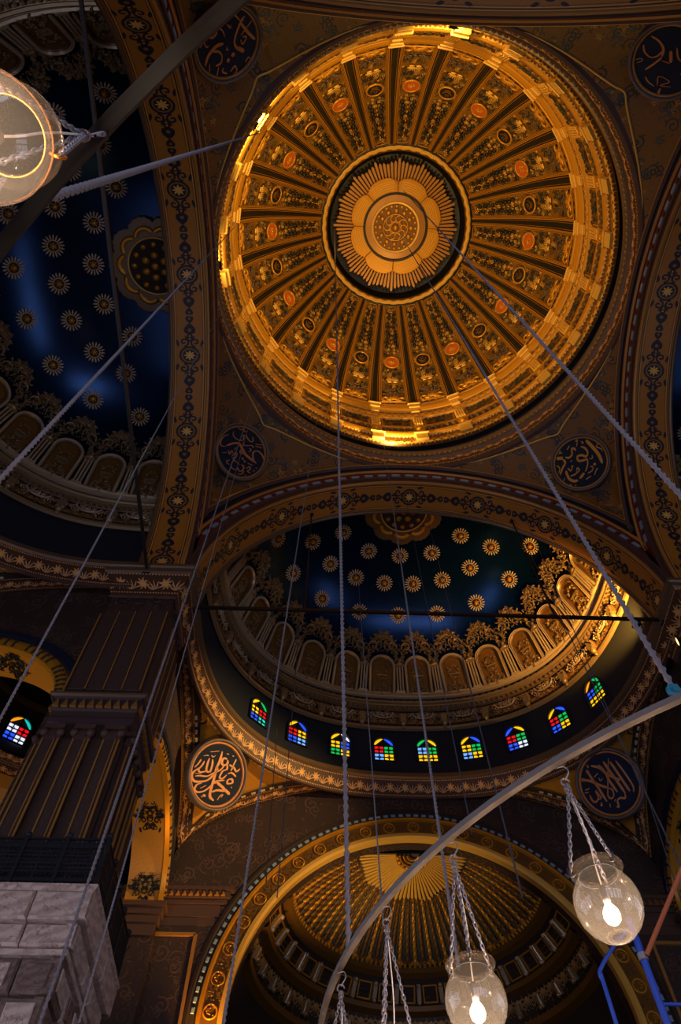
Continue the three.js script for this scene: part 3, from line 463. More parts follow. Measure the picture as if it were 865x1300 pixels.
function put(nm, geo, m, parent, p, x, y, z) { const o = mesh(nm, geo, m, parent); o.matrix.makeBasis(x, y, z).setPosition(p); o.matrix.decompose(o.position, o.quaternion, o.scale); return o; }
function buildSemiDome() {
  const g = struct('semi_dome', 'dark blue half dome with cream rosettes above the row of stained glass windows, ornaments lit warm at its right end', 'half dome');
  // painted shell
  mesh('shell', grid(72, 28, (s, t) => { const e = lerp(Math.asin(Math.pow((30 - HS) / SD.b, SD.Mv / 2)), PI / 2, t), y = Math.pow(Math.sin(e), 2 / SD.Mv), h = HS + SD.b * y, q = planR((s - 0.5) * PI) * Math.pow(Math.max(0, Math.cos(e)), 2 / SD.Mv), th = (s - 0.5) * PI; return V(q * Math.sin(th), h, -ZA - q * Math.cos(th)); }, (s, t, p) => [Math.atan2(p.x, -p.z - ZA) * 6, t * 9]), M.shell, g);
  // wall and mouldings under the arcade
  mesh('window_wall', sweep(bandFrames(26.5), [[0.02, 24.9], [0.02, 28.3]]), M.wallNavy, g);
  mesh('base_cornice', sweep(bandFrames(25), [[-0.06, 24.0], [0.05, 24.0], [0.07, 24.05], [0.04, 24.08]]), M.brown, g);
  mesh('flower_band', sweep(bandFrames(25), [[0.04, 24.08], [0.14, 24.4], [0.34, 24.86]]), M.flowerRing, g);
  mesh('tooth_edge', sweep(bandFrames(25), [[0.34, 24.86], [0.46, 24.9], [0.48, 25.1], [0.0, 25.16]]), M.giltDark, g);
  mesh('lower_moulding', sweep(bandFrames(28.3), [[0, 28.1], [0.14, 28.14], [0.18, 28.26], [0.08, 28.36], [0.06, 28.4]]), M.gilt, g);
  mesh('swag_frieze', sweep(bandFrames(28.8), [[0.06, 28.38], [0.04, 29.32]]), M.friezeGilt, g);
  mesh('cornice_bed', sweep(bandFrames(29.4), [[0.04, 29.3], [0.12, 29.34], [0.16, 29.44], [0.1, 29.48]]), M.giltDark, g);
  mesh('main_cornice', sweep(bandFrames(29.5), [[0.1, 29.48], [0.26, 29.5], [0.28, 29.56], [0.2, 29.58], [0.2, 29.62], [0.36, 29.66], [0.38, 29.72], [0.1, 29.78]]), M.gilt, g);
  mesh('scotia', sweep(bandFrames(29.9), [[0.1, 29.76], [-0.1, 29.86], [-0.12, 30.0], [0.06, 30.12]]), M.gilt, g);
  mesh('sill_cornice', sweep(bandFrames(30.1), [[0.06, 30.1], [0.2, 30.12], [0.22, 30.18], [0.16, 30.2], [0.16, 30.24], [0.3, 30.27], [0.32, 30.33], [0.0, 30.4]]), M.giltPale, g);
  stuff(mesh('sill_leaves', merge(range(84).map((i) => { const f = shellFrame(lerp(-89, 89, i / 83) * D2R, 29.95); return place(merge([leafSolid(0.22, 0.1, 0.1).rotateZ(1.2), leafSolid(0.22, 0.1, 0.1).rotateZ(1.94)]), V(f.p.x, 29.82, f.p.z).addScaledVector(f.n, 0.1), f.r, V(0, 1, 0), V(f.n.x, 0, f.n.z).normalize()); })), M.giltDark, g));
  stuff(mesh('cornice_dentils', merge(range(112).map((i) => { const f = shellFrame(lerp(-89, 89, i / 111) * D2R, 29.42); return place(box(0.12, 0.11, 0.16), V(f.p.x, 29.42, f.p.z).addScaledVector(f.n, 0.18), f.r, V(0, 1, 0), V(f.n.x, 0, f.n.z).normalize()); })), M.gilt, g));
  for (const th0 of BAYS) {
    const th = th0 * D2R, f = shellFrame(th, 31.6), base = shellFrame(th, 30.38);
    const o = base.p.clone().addScaledVector(f.n, 0.16), sc = 0.98;
    const nb = put('niche', nicheBackGeo, M.goldDeep, g, o, f.r, f.u, f.n);
    mesh('niche_moulding', nicheFrameGeo, M.giltDark, nb); mesh('niche_fillet', nicheLineGeo, M.giltPale, nb); mesh('niche_ornament', nicheFill, M.gilt, nb);
    const c = shellFrame(th, 32.95); put('crest', crestGeo, M.gilt, g, c.p.clone().addScaledVector(c.n, 0.12), c.r, c.u, c.n);
    const sw = shellFrame(th, 28.85); put('swag', swagGeo, M.giltPale, g, sw.p.clone().addScaledVector(sw.n, 0.12), sw.r, sw.u, sw.n);
  }
  for (let i = 0; i <= 14; i++) {
    const th = clamp(-91 + 13 * i, -88.5, 88.5) * D2R, b = shellFrame(th, 30.38), f = shellFrame(th, 31.4), s = shellFrame(th, 32.6);
    const pl = put('pilaster', pilasterGeo, M.giltPale, g, b.p.clone().addScaledVector(f.n, 0.12), f.r, f.u, f.n); mesh('pilaster_cap', pilasterCap, M.gilt, pl);
    put('spandrel_ornament', spandrelGeo, M.gilt, g, s.p.clone().addScaledVector(s.n, 0.06), s.r, s.u, s.n);
    const k = shellFrame(th, 28.75); put('bracket', bracketGeo, M.gilt, g, k.p.clone().addScaledVector(k.n, 0.18), k.r, k.u, k.n);
  }
  for (const [a, h] of ROSETTES) {
    const f = shellFrame(a * D2R, h), r = put('rosette', rosettePetals, M.cream, g, f.p.clone().addScaledVector(f.n, 0.05), f.r, f.u, f.n);
    mesh('rosette_hub', rosetteHub, M.brownDark, r); mesh('rosette_boss', rosetteBoss, M.gold, r);
  }
  // lobed medallion at the crown, just behind the arch
  const lob = (R, amp, n, pw = 1) => { const s = new THREE.Shape(), N = 144; for (let i = 0; i <= N; i++) { const a = i / N * 2 * PI, q = R * (1 - amp + amp * Math.pow(Math.abs(Math.sin(a * n / 2)), 0.6)) + 0.03 * Math.sin(a * 48) * pw; s[i ? 'lineTo' : 'moveTo'](q * Math.cos(a), q * Math.sin(a)); } return s; };
  const ext = (s, d) => new THREE.ExtrudeGeometry(s, { depth: d, bevelEnabled: true, bevelSize: 0.05, bevelThickness: 0.05, bevelSegments: 1 });
  const cm = put('crown_medallion', ext(lob(2.2, 0.13, 10), 0.08), M.giltDark, g, V(0, 36.36, -12.75), V(1, 0, 0), V(0, 0, 1), V(0, -1, 0));
  mesh('lobe_panel', merge(range(10).map((i) => { const a = (i + 0.5) * 36 * D2R, t = new THREE.TorusGeometry(0.42, 0.13, 5, 12, 2.4); t.rotateZ(a - 1.2); t.scale(1, 1, 0.7); t.translate(1.3 * Math.cos(a), 1.3 * Math.sin(a), 0.15); return t; })), M.gold, cm);
  mesh('medallion_field', (() => { const c = new THREE.CylinderGeometry(1.28, 1.28, 0.1, 40); c.rotateX(PI / 2); c.translate(0, 0, 0.16); return c; })(), M.brownDark, cm);
  mesh('medallion_rim', (() => { const t = new THREE.TorusGeometry(1.28, 0.05, 5, 48); t.translate(0, 0, 0.2); return t; })(), M.goldPale, cm);
  mesh('medallion_flowers', merge([...range(12).map((i) => ball(0.14, Math.cos(i * 0.5236) * 0.98, Math.sin(i * 0.5236) * 0.98, 0.24, 1, 1, 0.6)), ...range(6).map((i) => ball(0.19, Math.cos(i * 1.047) * 0.5, Math.sin(i * 1.047) * 0.5, 0.24, 1, 1, 0.6)), ball(0.2, 0, 0, 0.24, 1, 1, 0.6)]), M.gold, cm);
  return g;
}
const semi = buildSemiDome();
const semiCopies = [copyOf(semi, 'dark blue half dome with cream rosettes on the far side of the left pier capital, lit blue at the left edge', PI / 2),
  copyOf(semi, 'half dome behind the shadowed arch on the right, mostly hidden', -PI / 2), copyOf(semi, 'half dome over the entrance side behind the shadowed far arch, hidden', PI)];

// ---------------------------------------------------------------- lower bay: corner pendentives, side arches, tympana
const ZF = 21.6, XW = 10.45;
const frontArchH = (x) => 20.5 + 4.35 * Math.sqrt(Math.max(0, 1 - (x / 10.55) ** 2));
const sideArchH = (z) => 20.5 + 4.2 * Math.sqrt(Math.max(0, 1 - ((-z - 13.1) / 8.6) ** 2)); // highest beside the pier, lowest in the corner
function cornerPoint(s, t) { // left corner; s: 0 on the side wall by the pier, 1 on the axis of the end wall; t: 0 lower edge, 1 ring
  const th = lerp(-84, -1, s) * D2R, q = V(planR(th) * Math.sin(th), 24.3, -ZA - planR(th) * Math.cos(th)); let lo;
  const dx = Math.sin(th), dz = -Math.cos(th), kx = (-XW) / dx, kz = (-ZF + ZA) / dz;
  if (kx < kz) { const z = -ZA + dz * kx; lo = V(-XW, sideArchH(z), z); } else { const x = dx * kz; lo = V(x, frontArchH(x), -ZF); }
  const p = lo.clone().lerp(q, t), b = 4 * t * (1 - t) * 0.09 * lo.distanceTo(q); return p.add(V(0.0, 0.5 * b, 0.0));
}
function buildCorner(label, mirror) {
  const g = struct('corner_pendentive', label, 'pendentive');
  const G = (geo) => (mirror ? mirrorX(geo) : geo);
  const strip = (t0, t1, n = 60) => grid(n, 6, (s, t) => cornerPoint(s, lerp(t0, t1, t)).add(V(0.03, -0.03, 0.03)), null);
  mesh('gold_field', G(grid(60, 14, (s, t) => cornerPoint(s, t), (s, t, p) => [p.x + p.z * 0.5, p.y])), M.pendGold, g);
  // scrolls painted in relief on the gold field
  const rel = []; const rr = rngOf(301);
  for (let i = 0; i < 26; i++) { const s = 0.16 + 0.5 * rr(), t = 0.3 + 0.45 * rr(); if (Math.abs(s - 0.44) < 0.16) continue; const p = cornerPoint(s, t), a = cornerPoint(s + 0.01, t).sub(p).normalize(), b = cornerPoint(s, t + 0.02).sub(p).normalize(), n = V(0, 0, 0).crossVectors(a, b).normalize(); if (n.dot(V(0, 15, -8).sub(p)) < 0) n.negate(); const bb = V(0, 0, 0).crossVectors(n, a); rel.push(place(merge([new THREE.TorusGeometry(0.17, 0.045, 4, 12, 4.4).rotateZ(rr() * 6), leafSolid(0.42, 0.14, 0.06).rotateZ(rr() * 6), leafSolid(0.34, 0.12, 0.06).rotateZ(rr() * 6)]), p.addScaledVector(n, 0.03), a, bb, n)); }
  mesh('painted_scrolls', G(merge(rel)), M.brownDark, g);
  // flower band along the lower edge and dashed border inside it
  const edge = (d, w, out) => grid(80, 2, (s, t) => { const p = cornerPoint(s, 0), q = cornerPoint(s, 0.04), L0 = cornerPoint(s, 1).distanceTo(p), k = clamp((d + w * t) / Math.max(L0, 0.8), 0, 0.9); return cornerPoint(s, k).add(V(out, -out, out)); }, (s, t) => [s * 17, t * w]);
  mesh('flower_edge', G(edge(-0.0, 0.62, 0.08)), M.flower, g);
  mesh('dark_fillet', G(edge(0.62, 0.3, 0.06)), M.brownDark, g);
  const dashes = []; const dash = bevelBox(0.2, 0.1, 0.07, 0.02);
  for (const [d, N] of [[0.77, 52]]) for (let i = 0; i < N; i++) { const s = (i + 0.5) / N, p0 = cornerPoint(s, 0), L0 = cornerPoint(s, 1).distanceTo(p0); if (L0 < 1.4) continue; const k = d / L0, p = cornerPoint(s, k), a = cornerPoint(s + 0.005, d / cornerPoint(s + 0.005, 1).distanceTo(cornerPoint(s + 0.005, 0))).sub(p).normalize(), b = cornerPoint(s, k + 0.02).sub(p).normalize(), n = V(0, 0, 0).crossVectors(a, b).normalize(); if (n.dot(V(0, 15, -8).sub(p)) < 0) n.negate(); dashes.push(place(dash, p.addScaledVector(n, 0.09), a, V(0, 0, 0).crossVectors(n, a), n)); }
  for (let i = 0; i < 52; i++) { const s = (i + 0.5) / 52, L0 = cornerPoint(s, 1).distanceTo(cornerPoint(s, 0)); if (L0 < 1.4) continue; const k = 1 - 0.28 / L0, p = cornerPoint(s, k), a = cornerPoint(s + 0.005, k).sub(p).normalize(), b = cornerPoint(s, k - 0.02).sub(p).normalize(), n = V(0, 0, 0).crossVectors(a, b).normalize(); if (n.dot(V(0, 15, -8).sub(p)) < 0) n.negate(); dashes.push(place(dash, p.addScaledVector(n, 0.06), a, V(0, 0, 0).crossVectors(n, a), n)); }
  stuff(mesh('dash_border', G(merge(dashes)), M.cream, g));
  return g;
}
const cornerL = buildCorner('gold corner pendentive with dashed border around the bright lettered roundel beside the left pier', false);
const cornerR = buildCorner('gold corner pendentive with dashed border around the rust lettered roundel behind the lamp chains', true);
copyOf(cornerR, 'gold banded corner pendentive of the left bay, running into the left pier capital', PI / 2);
copyOf(cornerL, 'corner pendentive of the right bay, in shadow behind the far right pier', -PI / 2);

// side wall with its arched opening (local: left wall of the front bay, x = -XW, facing +x)
const sideHole = { c: 17.1, w: 4.2, h: 18.6, r: 2.65 };
function buildSideWall(label, mirror, name) {
  const g = struct(name, label, 'wall'); const G = (geo) => (mirror ? mirrorX(geo) : geo);
  // shape in (depth, height): depth d = -z
  const s = new THREE.Shape(); s.moveTo(12.3, 0); s.lineTo(12.3, 24.6); for (let i = 0; i <= 24; i++) { const d = lerp(12.3, ZF, i / 24); s.lineTo(d, sideArchH(-d) + 0.35); } s.lineTo(ZF, 0); s.closePath();
  const hole = new THREE.Path(); hole.moveTo(sideHole.c - sideHole.w, 0.02); hole.lineTo(sideHole.c - sideHole.w, sideHole.h); for (let i = 1; i < 32; i++) { const a = PI - i / 32 * PI; hole.lineTo(sideHole.c + sideHole.w * Math.cos(a), sideHole.h + sideHole.r * Math.sin(a)); } hole.lineTo(sideHole.c + sideHole.w, sideHole.h); hole.lineTo(sideHole.c + sideHole.w, 0.02); hole.closePath(); s.holes.push(hole);
  const w = new THREE.ExtrudeGeometry(s, { depth: 1.5, bevelEnabled: false }); w.applyMatrix4(M4().makeBasis(V(0, 0, -1), V(0, 1, 0), V(1, 0, 0)).setPosition(-XW - 1.5, 0, 0));
  mesh('masonry', G(w), M.carve, g);
  const path = (k, m = 40) => range(m + 1).map((i) => { const a = PI - i / m * PI, u = V(0, Math.sin(a) * sideHole.w, -Math.cos(a) * sideHole.r).normalize(); return { o: V(-XW, sideHole.h + sideHole.r * Math.sin(a), -(sideHole.c + sideHole.w * Math.cos(a))), u, v: V(-1, 0, 0) }; });
  const F = path();
  mesh('gold_soffit', G(sweep(F, [[-0.05, 0.02], [-0.05, 1.48]])), M.pendGold, g);
  mesh('edge_moulding', G(sweep(F, [[-0.05, 0.2], [-0.14, 0.12], [-0.1, -0.06], [0.1, -0.12], [0.28, -0.06], [0.34, 0.02]])), M.gold, g);
  mesh('outer_moulding', G(sweep(F, [[0.4, 0.02], [0.44, -0.1], [0.62, -0.12], [0.72, 0.0]])), M.navyFlat, g);
  const seg = []; for (let i = 0; i < 34; i++) { const f = F[Math.round((i + 0.5) / 34 * 40)]; const t = F[Math.min(40, Math.round((i + 0.5) / 34 * 40) + 1)].o.clone().sub(F[Math.max(0, Math.round((i + 0.5) / 34 * 40) - 1)].o).normalize(); const b = bevelBox(0.09, 0.34, 0.12, 0.02); seg.push(place(b, f.o.clone().addScaledVector(f.u, 0.1).add(V(0.08, 0, 0)), t, f.u, V(0, 0, 0).crossVectors(t, f.u))); }
  stuff(mesh('edge_notches', G(merge(seg)), M.brownDark, g));
  for (const q of [0.08, 0.34, 0.66, 0.92]) { const f = F[Math.round(q * 40)], t = F[Math.min(40, Math.round(q * 40) + 1)].o.clone().sub(F[Math.max(0, Math.round(q * 40) - 1)].o).normalize(); mesh('soffit_ornament', G(place(ornament(311, 1.15, 1.3, 46, 0.1, (y) => 1 - 0.5 * Math.abs(y - 0.5), 0.75), f.o.clone().addScaledVector(f.u, -0.06).add(V(-0.75, 0, 0)), V(-1, 0, 0), t, V(0, 0, 0).crossVectors(V(-1, 0, 0), t))), M.black, g); }
  // impost entablature at the far end of the opening
  const imp = (z0, z1) => { const b = []; for (const [h0, h1, o] of [[17.3, 17.75, 0.0], [17.75, 18.05, 0.08], [18.05, 18.3, 0.16], [18.3, 18.5, 0.28]]) b.push(box(1.5 + o * 2, h1 - h0, Math.abs(z1 - z0) + o * 2, -XW - 0.75, (h0 + h1) / 2, (z0 + z1) / 2)); return merge(b); };
  mesh('impost', G(imp(-21.2, -21.55)), M.brown, g);
  return g;
}
const sideL = buildSideWall('carved brown wall with a gold lined arch, between the left pier and the apse wall', false, 'bay_wall');
const sideR = buildSideWall('carved brown wall with a gold lined arch, between the right pier and the apse wall', true, 'bay_wall');
copyOf(sideR, 'carved brown wall with a gold lined arch left of the left pier, before the two coloured windows', PI / 2);
copyOf(sideL, 'carved brown wall of the right bay beyond the far right pier', -PI / 2);
copyOf(sideL, 'carved brown wall of the left bay on the entrance side', PI / 2);
copyOf(sideR, 'carved brown wall of the right bay on the entrance side', -PI / 2);
copyOf(sideL, 'carved brown wall of the entrance bay on its right', PI);
copyOf(sideR, 'carved brown wall of the entrance bay on its left', PI);

// ---------------------------------------------------------------- apse wall (front) with the fluted gold half dome behind it
const AC = { h: 14.6, ri: 7.4, ro: 8.6, z: 22.4 };
{
  const g = struct('wall_front', 'dark carved wall above the gold banded apse arch', 'wall');
  const s = new THREE.Shape(); s.moveTo(-12.2, 0); s.lineTo(-12.2, 19.4); s.lineTo(-10.55, 19.4); s.lineTo(-10.55, 20.5); for (let i = 1; i < 40; i++) { const x = lerp(-10.55, 10.55, i / 40); s.lineTo(x, frontArchH(x) + 0.5); } s.lineTo(10.55, 20.5); s.lineTo(10.55, 19.4); s.lineTo(12.2, 19.4); s.lineTo(12.2, 0); s.closePath();
  const hole = new THREE.Path(); hole.moveTo(-AC.ri, 0.02); hole.lineTo(-AC.ri, AC.h); for (let i = 1; i < 48; i++) { const a = PI - i / 48 * PI; hole.lineTo(AC.ri * Math.cos(a), AC.h + AC.ri * Math.sin(a)); } hole.lineTo(AC.ri, AC.h); hole.lineTo(AC.ri, 0.02); hole.closePath(); s.holes.push(hole);
  const w = new THREE.ExtrudeGeometry(s, { depth: 0.8, bevelEnabled: false }); w.translate(0, 0, -ZF - 0.8);
  mesh('masonry', w, M.carve, g);
  const F = archFrames(80, AC.h, -92, 92);
  mesh('archivolt_roll', sweep(F, [[AC.ri - 0.02, ZF + 0.3], [AC.ri - 0.05, ZF - 0.02], [AC.ri + 0.04, ZF - 0.12], [AC.ri + 0.18, ZF - 0.12], [AC.ri + 0.22, ZF - 0.03]]), M.goldPale, g);
  mesh('archivolt_field', sweep(F, [[AC.ri + 0.2, ZF - 0.03], [AC.ri + 0.82, ZF - 0.03]]), M.goldDeep, g);
  mesh('archivolt_outer_roll', sweep(F, [[AC.ri + 0.82, ZF - 0.03], [AC.ri + 0.86, ZF - 0.12], [AC.ri + 0.96, ZF - 0.12], [AC.ri + 1.0, ZF - 0.03]]), M.gold, g);
  mesh('dash_channel', sweep(F, [[AC.ri + 1.0, ZF - 0.03], [AC.ri + 1.25, ZF - 0.03], [AC.ri + 1.3, ZF - 0.12], [AC.ri + 1.42, ZF - 0.1], [AC.ri + 1.45, ZF]]), M.brownDark, g);
  const loop = merge([new THREE.TorusGeometry(0.24, 0.035, 5, 18), ornament(321, 0.34, 0.34, 5, 0.06)]), leafy = ornament(322, 0.4, 0.5, 8, 0.08), dsh = bevelBox(0.2, 0.12, 0.06, 0.02);
  for (let i = 0; i < 23; i++) { const a = (-88 + i * 8) * D2R, R = AC.ri + 0.51; for (const [geo, m, d, nm] of [[loop, M.gold, 0, 'archivolt_loop'], [leafy, M.giltDark, 4, 'archivolt_leaf']]) { const q = a + d * D2R; if (q > 90 * D2R) continue; const o = mesh(nm, geo, m, g); o.position.set(R * Math.sin(q), AC.h + R * Math.cos(q), -ZF + 0.05); o.rotation.z = -q; } }
  stuff(mesh('archivolt_dashes', merge(range(76).map((i) => { const a = (-88 + i * 176 / 75) * D2R, R = AC.ri + 1.13; return place(dsh, V(R * Math.sin(a), AC.h + R * Math.cos(a), -ZF + 0.05), V(Math.cos(a), -Math.sin(a), 0), V(Math.sin(a), Math.cos(a), 0), V(0, 0, 1)); })), M.blueTile, g));
  // entablature left and right of the arch, with panel below
  for (const sx of [-1, 1]) {
    const xe = (h) => Math.sqrt(Math.max(0, (AC.ro + 0.3) ** 2 - (h - AC.h) ** 2));
    const e = []; for (const [h0, h1, o] of [[17.9, 18.25, 0.02], [18.25, 18.75, 0.06], [18.75, 18.95, 0.14], [18.95, 19.2, 0.26], [19.2, 19.35, 0.34]]) { const x0 = xe(h0), w2 = 12.1 - x0; e.push(box(w2, h1 - h0, o, sx * (x0 + w2 / 2), (h0 + h1) / 2, -ZF + o / 2)); }
    mesh('entablature', merge(e), M.brown, g);
    mesh('entablature_teeth', merge(range(12).map((i) => { const c = new THREE.ConeGeometry(0.11, 0.22, 4); c.translate(sx * (xe(18.9) + 0.25 + i * 0.26), 19.08, -ZF + 0.3); return c; })), M.goldLine, g);
    const pf = []; const x0 = 8.9, x1 = 11.6; for (const [x, y, w3, h3] of [[(x0 + x1) / 2, 17.55, x1 - x0, 0.12], [x0, 12.5, 0.12, 10.1], [x1, 12.5, 0.12, 10.1]]) pf.push(box(w3, h3, 0.1, sx * x, y, -ZF + 0.05)); mesh('panel_moulding', merge(pf), M.goldLine, g);
    mesh('pilaster', merge([box(0.5, 17.6, 0.3, sx * 12.0, 8.8, -ZF + 0.12)]), M.brown, g);
  }
}
const apse = struct('apse_half_dome', 'fluted gold and black apse half dome with a bright yellow fan at its crown', 'half dome');
{
  const R = AC.ri + 0.1, sp = (th, e, r = R) => V(r * Math.cos(e) * Math.sin(th), AC.h + r * Math.sin(e), -AC.z - r * Math.cos(e) * Math.cos(th));
  const E0 = Math.asin((19.75 - AC.h) / R);
  mesh('painted_shell', grid(64, 24, (s, t) => sp((s - 0.5) * PI, t * PI / 2, R + 0.12)), M.apsePaint, apse);
  mesh('reveal', sweep(archFrames(64, AC.h), [[AC.ri, ZF + 0.2], [AC.ri + 0.05, AC.z + 0.05], [AC.ri + 0.3, AC.z + 0.05]]), M.gold, apse);
  const fr = (th, e) => { const p = sp(th, e), n = V(0, AC.h, -AC.z).sub(p).normalize(), u = sp(th, e + 0.01).sub(sp(th, e - 0.01)).normalize(), r = V(0, 0, 0).crossVectors(u, n); return { p, n, u, r }; };
  const rr = rngOf(331), N = 45;
  for (let v = 0; v < N; v++) {
    const th = (-88 + v * 176 / (N - 1)) * D2R, parts = [], n = 32;
    for (let j = 0; j < n; j++) { const t = j / (n - 1), e = lerp(E0 + 0.03, 70 * D2R, t), f = fr(th, e), k = Math.cos(e) / Math.cos(E0); const wide = 0.105 * k + 0.012;
      const g = (j + v) % 3 === 0 ? ball(wide, 0, 0, 0.02, 0.85, 1.7, 0.7, 6) : (j + v) % 3 === 1 ? merge([leafSolid(wide * 1.3, wide * 0.8, 0.1).rotateZ(2.2), leafSolid(wide * 1.3, wide * 0.8, 0.1).rotateZ(0.94)]) : new THREE.TorusGeometry(wide * 0.75, wide * 0.26, 4, 9);
      parts.push(place(g, f.p, f.r, f.u, f.n)); }
    parts.push(place(merge([fanPetals(5, 40 * D2R, 140 * D2R, 0.02, 0.3, 0.1, 0.1)]), fr(th, E0 + 0.02).p, fr(th, E0 + 0.02).r, fr(th, E0 + 0.02).u, fr(th, E0 + 0.02).n));
    const rib = mesh('beaded_rib', merge(parts), v % 2 ? M.gold : M.goldDeep, apse);
    mesh('rib_fillet', merge([-1, 1].map((s) => tube(range(7).map((i) => sp(th + s * 0.034, lerp(E0, 71 * D2R, i / 6))), 0.022, 12, 4))), M.giltDark, rib);
  }
  const band = (pr, m, nm) => mesh(nm, sweep(range(65).map((i) => { const th = lerp(-90, 90, i / 64) * D2R; return { o: V(0, 0, -AC.z), u: V(Math.sin(th), 0, -Math.cos(th)), v: V(0, 1, 0) }; }), pr), m, apse);
  const ra = (h) => Math.sqrt(R * R - (h - AC.h) ** 2);
  band([[ra(19.8), 19.8], [ra(19.8) - 0.16, 19.76], [ra(19.6) - 0.2, 19.62], [ra(19.5) - 0.02, 19.5]], M.goldDeep, 'flute_cornice');
  band([[ra(19.5), 19.5], [ra(18.65), 18.65]], M.brownDark, 'panel_zone');
  band([[ra(18.65) - 0.02, 18.66], [ra(18.6) - 0.22, 18.6], [ra(18.45) - 0.24, 18.42], [ra(18.3), 18.32]], M.goldDeep, 'middle_cornice');
  band([[ra(18.3), 18.32], [ra(17.4), 17.4]], M.frieze, 'scroll_zone');
  band([[ra(17.4), 17.42], [ra(17.35) - 0.25, 17.35], [ra(17.1) - 0.3, 17.1], [ra(16.9), 17.0]], M.goldDeep, 'lower_cornice');
  band([[ra(17.0), 17.0], [ra(15.4), 15.4], [ra(14.6), 14.6], [R, 0.0]], M.brownDark, 'lower_wall');
  const frame = merge([box(0.62, 0.06, 0.08, 0, 0.32, 0.04), box(0.62, 0.06, 0.08, 0, -0.32, 0.04), box(0.06, 0.66, 0.08, -0.3, 0, 0.04), box(0.06, 0.66, 0.08, 0.3, 0, 0.04)]), fill = ornament(341, 0.5, 0.5, 8, 0.1), post = merge([bevelBox(0.2, 0.75, 0.16, 0.03), ball(0.1, 0, 0.32, 0.08), ball(0.1, 0, -0.32, 0.08)]), brk = merge([bevelBox(0.22, 0.5, 0.26, 0.04), ball(0.12, 0, -0.2, 0.14)]), dent = bevelBox(0.12, 0.16, 0.1, 0.02);
  for (let v = 0; v < 19; v++) {
    const th = (-88 + v * 176 / 18) * D2R, h = 19.06, f = fr(th, Math.asin((h - AC.h) / R));
    const p = put('framed_panel', frame, M.gold, apse, f.p.clone().addScaledVector(f.n, 0.04), f.r, f.u, f.n); mesh('panel_relief', fill, M.giltDark, p);
    if (v < 18) { const t2 = th + 88 / 18 * D2R, f2 = fr(t2, Math.asin((h - AC.h) / R)); put('panel_post', post, M.giltPale, apse, f2.p.clone().addScaledVector(f2.n, 0.08), f2.r, f2.u, f2.n); const f3 = fr(t2, Math.asin((17.85 - AC.h) / R)); put('bracket', brk, M.gilt, apse, f3.p.clone().addScaledVector(f3.n, 0.12), f3.r, f3.u, f3.n); }
  }
  stuff(mesh('dentil_row', merge(range(72).map((i) => { const th = (-89 + i * 178 / 71) * D2R, f = fr(th, Math.asin((19.9 - AC.h) / R)); return place(dent, f.p.clone().addScaledVector(f.n, 0.1), f.r, f.u, f.n); })), M.gold, apse));
  // fan at the crown
  const rays = []; for (let i = 0; i < 40; i++) { const a = (i + 0.5) / 40 * PI, L1 = 2.55 * (1 - 0.08 * Math.abs(Math.sin(a * 5))), s = new THREE.Shape(); s.moveTo(0.75, -0.02); s.lineTo(L1 - 0.1, -0.05); s.lineTo(L1, 0); s.lineTo(L1 - 0.1, 0.05); s.lineTo(0.75, 0.02); s.closePath(); const e = new THREE.ExtrudeGeometry(s, { depth: 0.04, bevelEnabled: true, bevelSize: 0.012, bevelThickness: 0.03, bevelSegments: 1 }); e.rotateZ(a); rays.push(e); }
  const fan = stuff(put('crown_fan', merge(rays), M.goldPale, apse, V(0, 21.85, -22.5), V(-1, 0, 0), V(0, -0.26, -0.966).normalize(), V(0, -0.966, 0.26).normalize()));
  const bgS = new THREE.Shape(); bgS.absarc(0, 0, 2.45, 0, PI, false); const bgG = new THREE.ShapeGeometry(bgS, 32); bgG.translate(0, 0, -0.03); mesh('fan_ground', bgG, M.brown, fan);
  mesh('fan_rosette', merge(range(4).map((k) => { const t = new THREE.TorusGeometry(0.25 + k * 0.17, 0.05, 5, 24, PI); t.translate(0, 0, 0.1); return t; }).concat(range(9).map((i) => ball(0.09, Math.cos((i + 0.5) / 9 * PI) * 0.68, Math.sin((i + 0.5) / 9 * PI) * 0.68, 0.12)))), M.gold, fan);
}
// ---------------------------------------------------------------- piers (local: front left corner of the crossing; faces +z and +x)
const P0 = 10.05, P1 = 12.45; // inner and outer faces
function wrapFaces(f) { // f(frame) for the four faces of the pier: o = face centre line at floor level, r = along, n = outwards
  const c = (P0 + P1) / 2, w = P1 - P0;
  return [[V(-c, 0, -P0), V(1, 0, 0), V(0, 0, 1)], [V(-P0, 0, -c), V(0, 0, -1), V(1, 0, 0)], [V(-c, 0, -P1), V(-1, 0, 0), V(0, 0, -1)], [V(-P1, 0, -c), V(0, 0, 1), V(-1, 0, 0)]].map(([o, r, n]) => f({ o, r, n, w }));
}
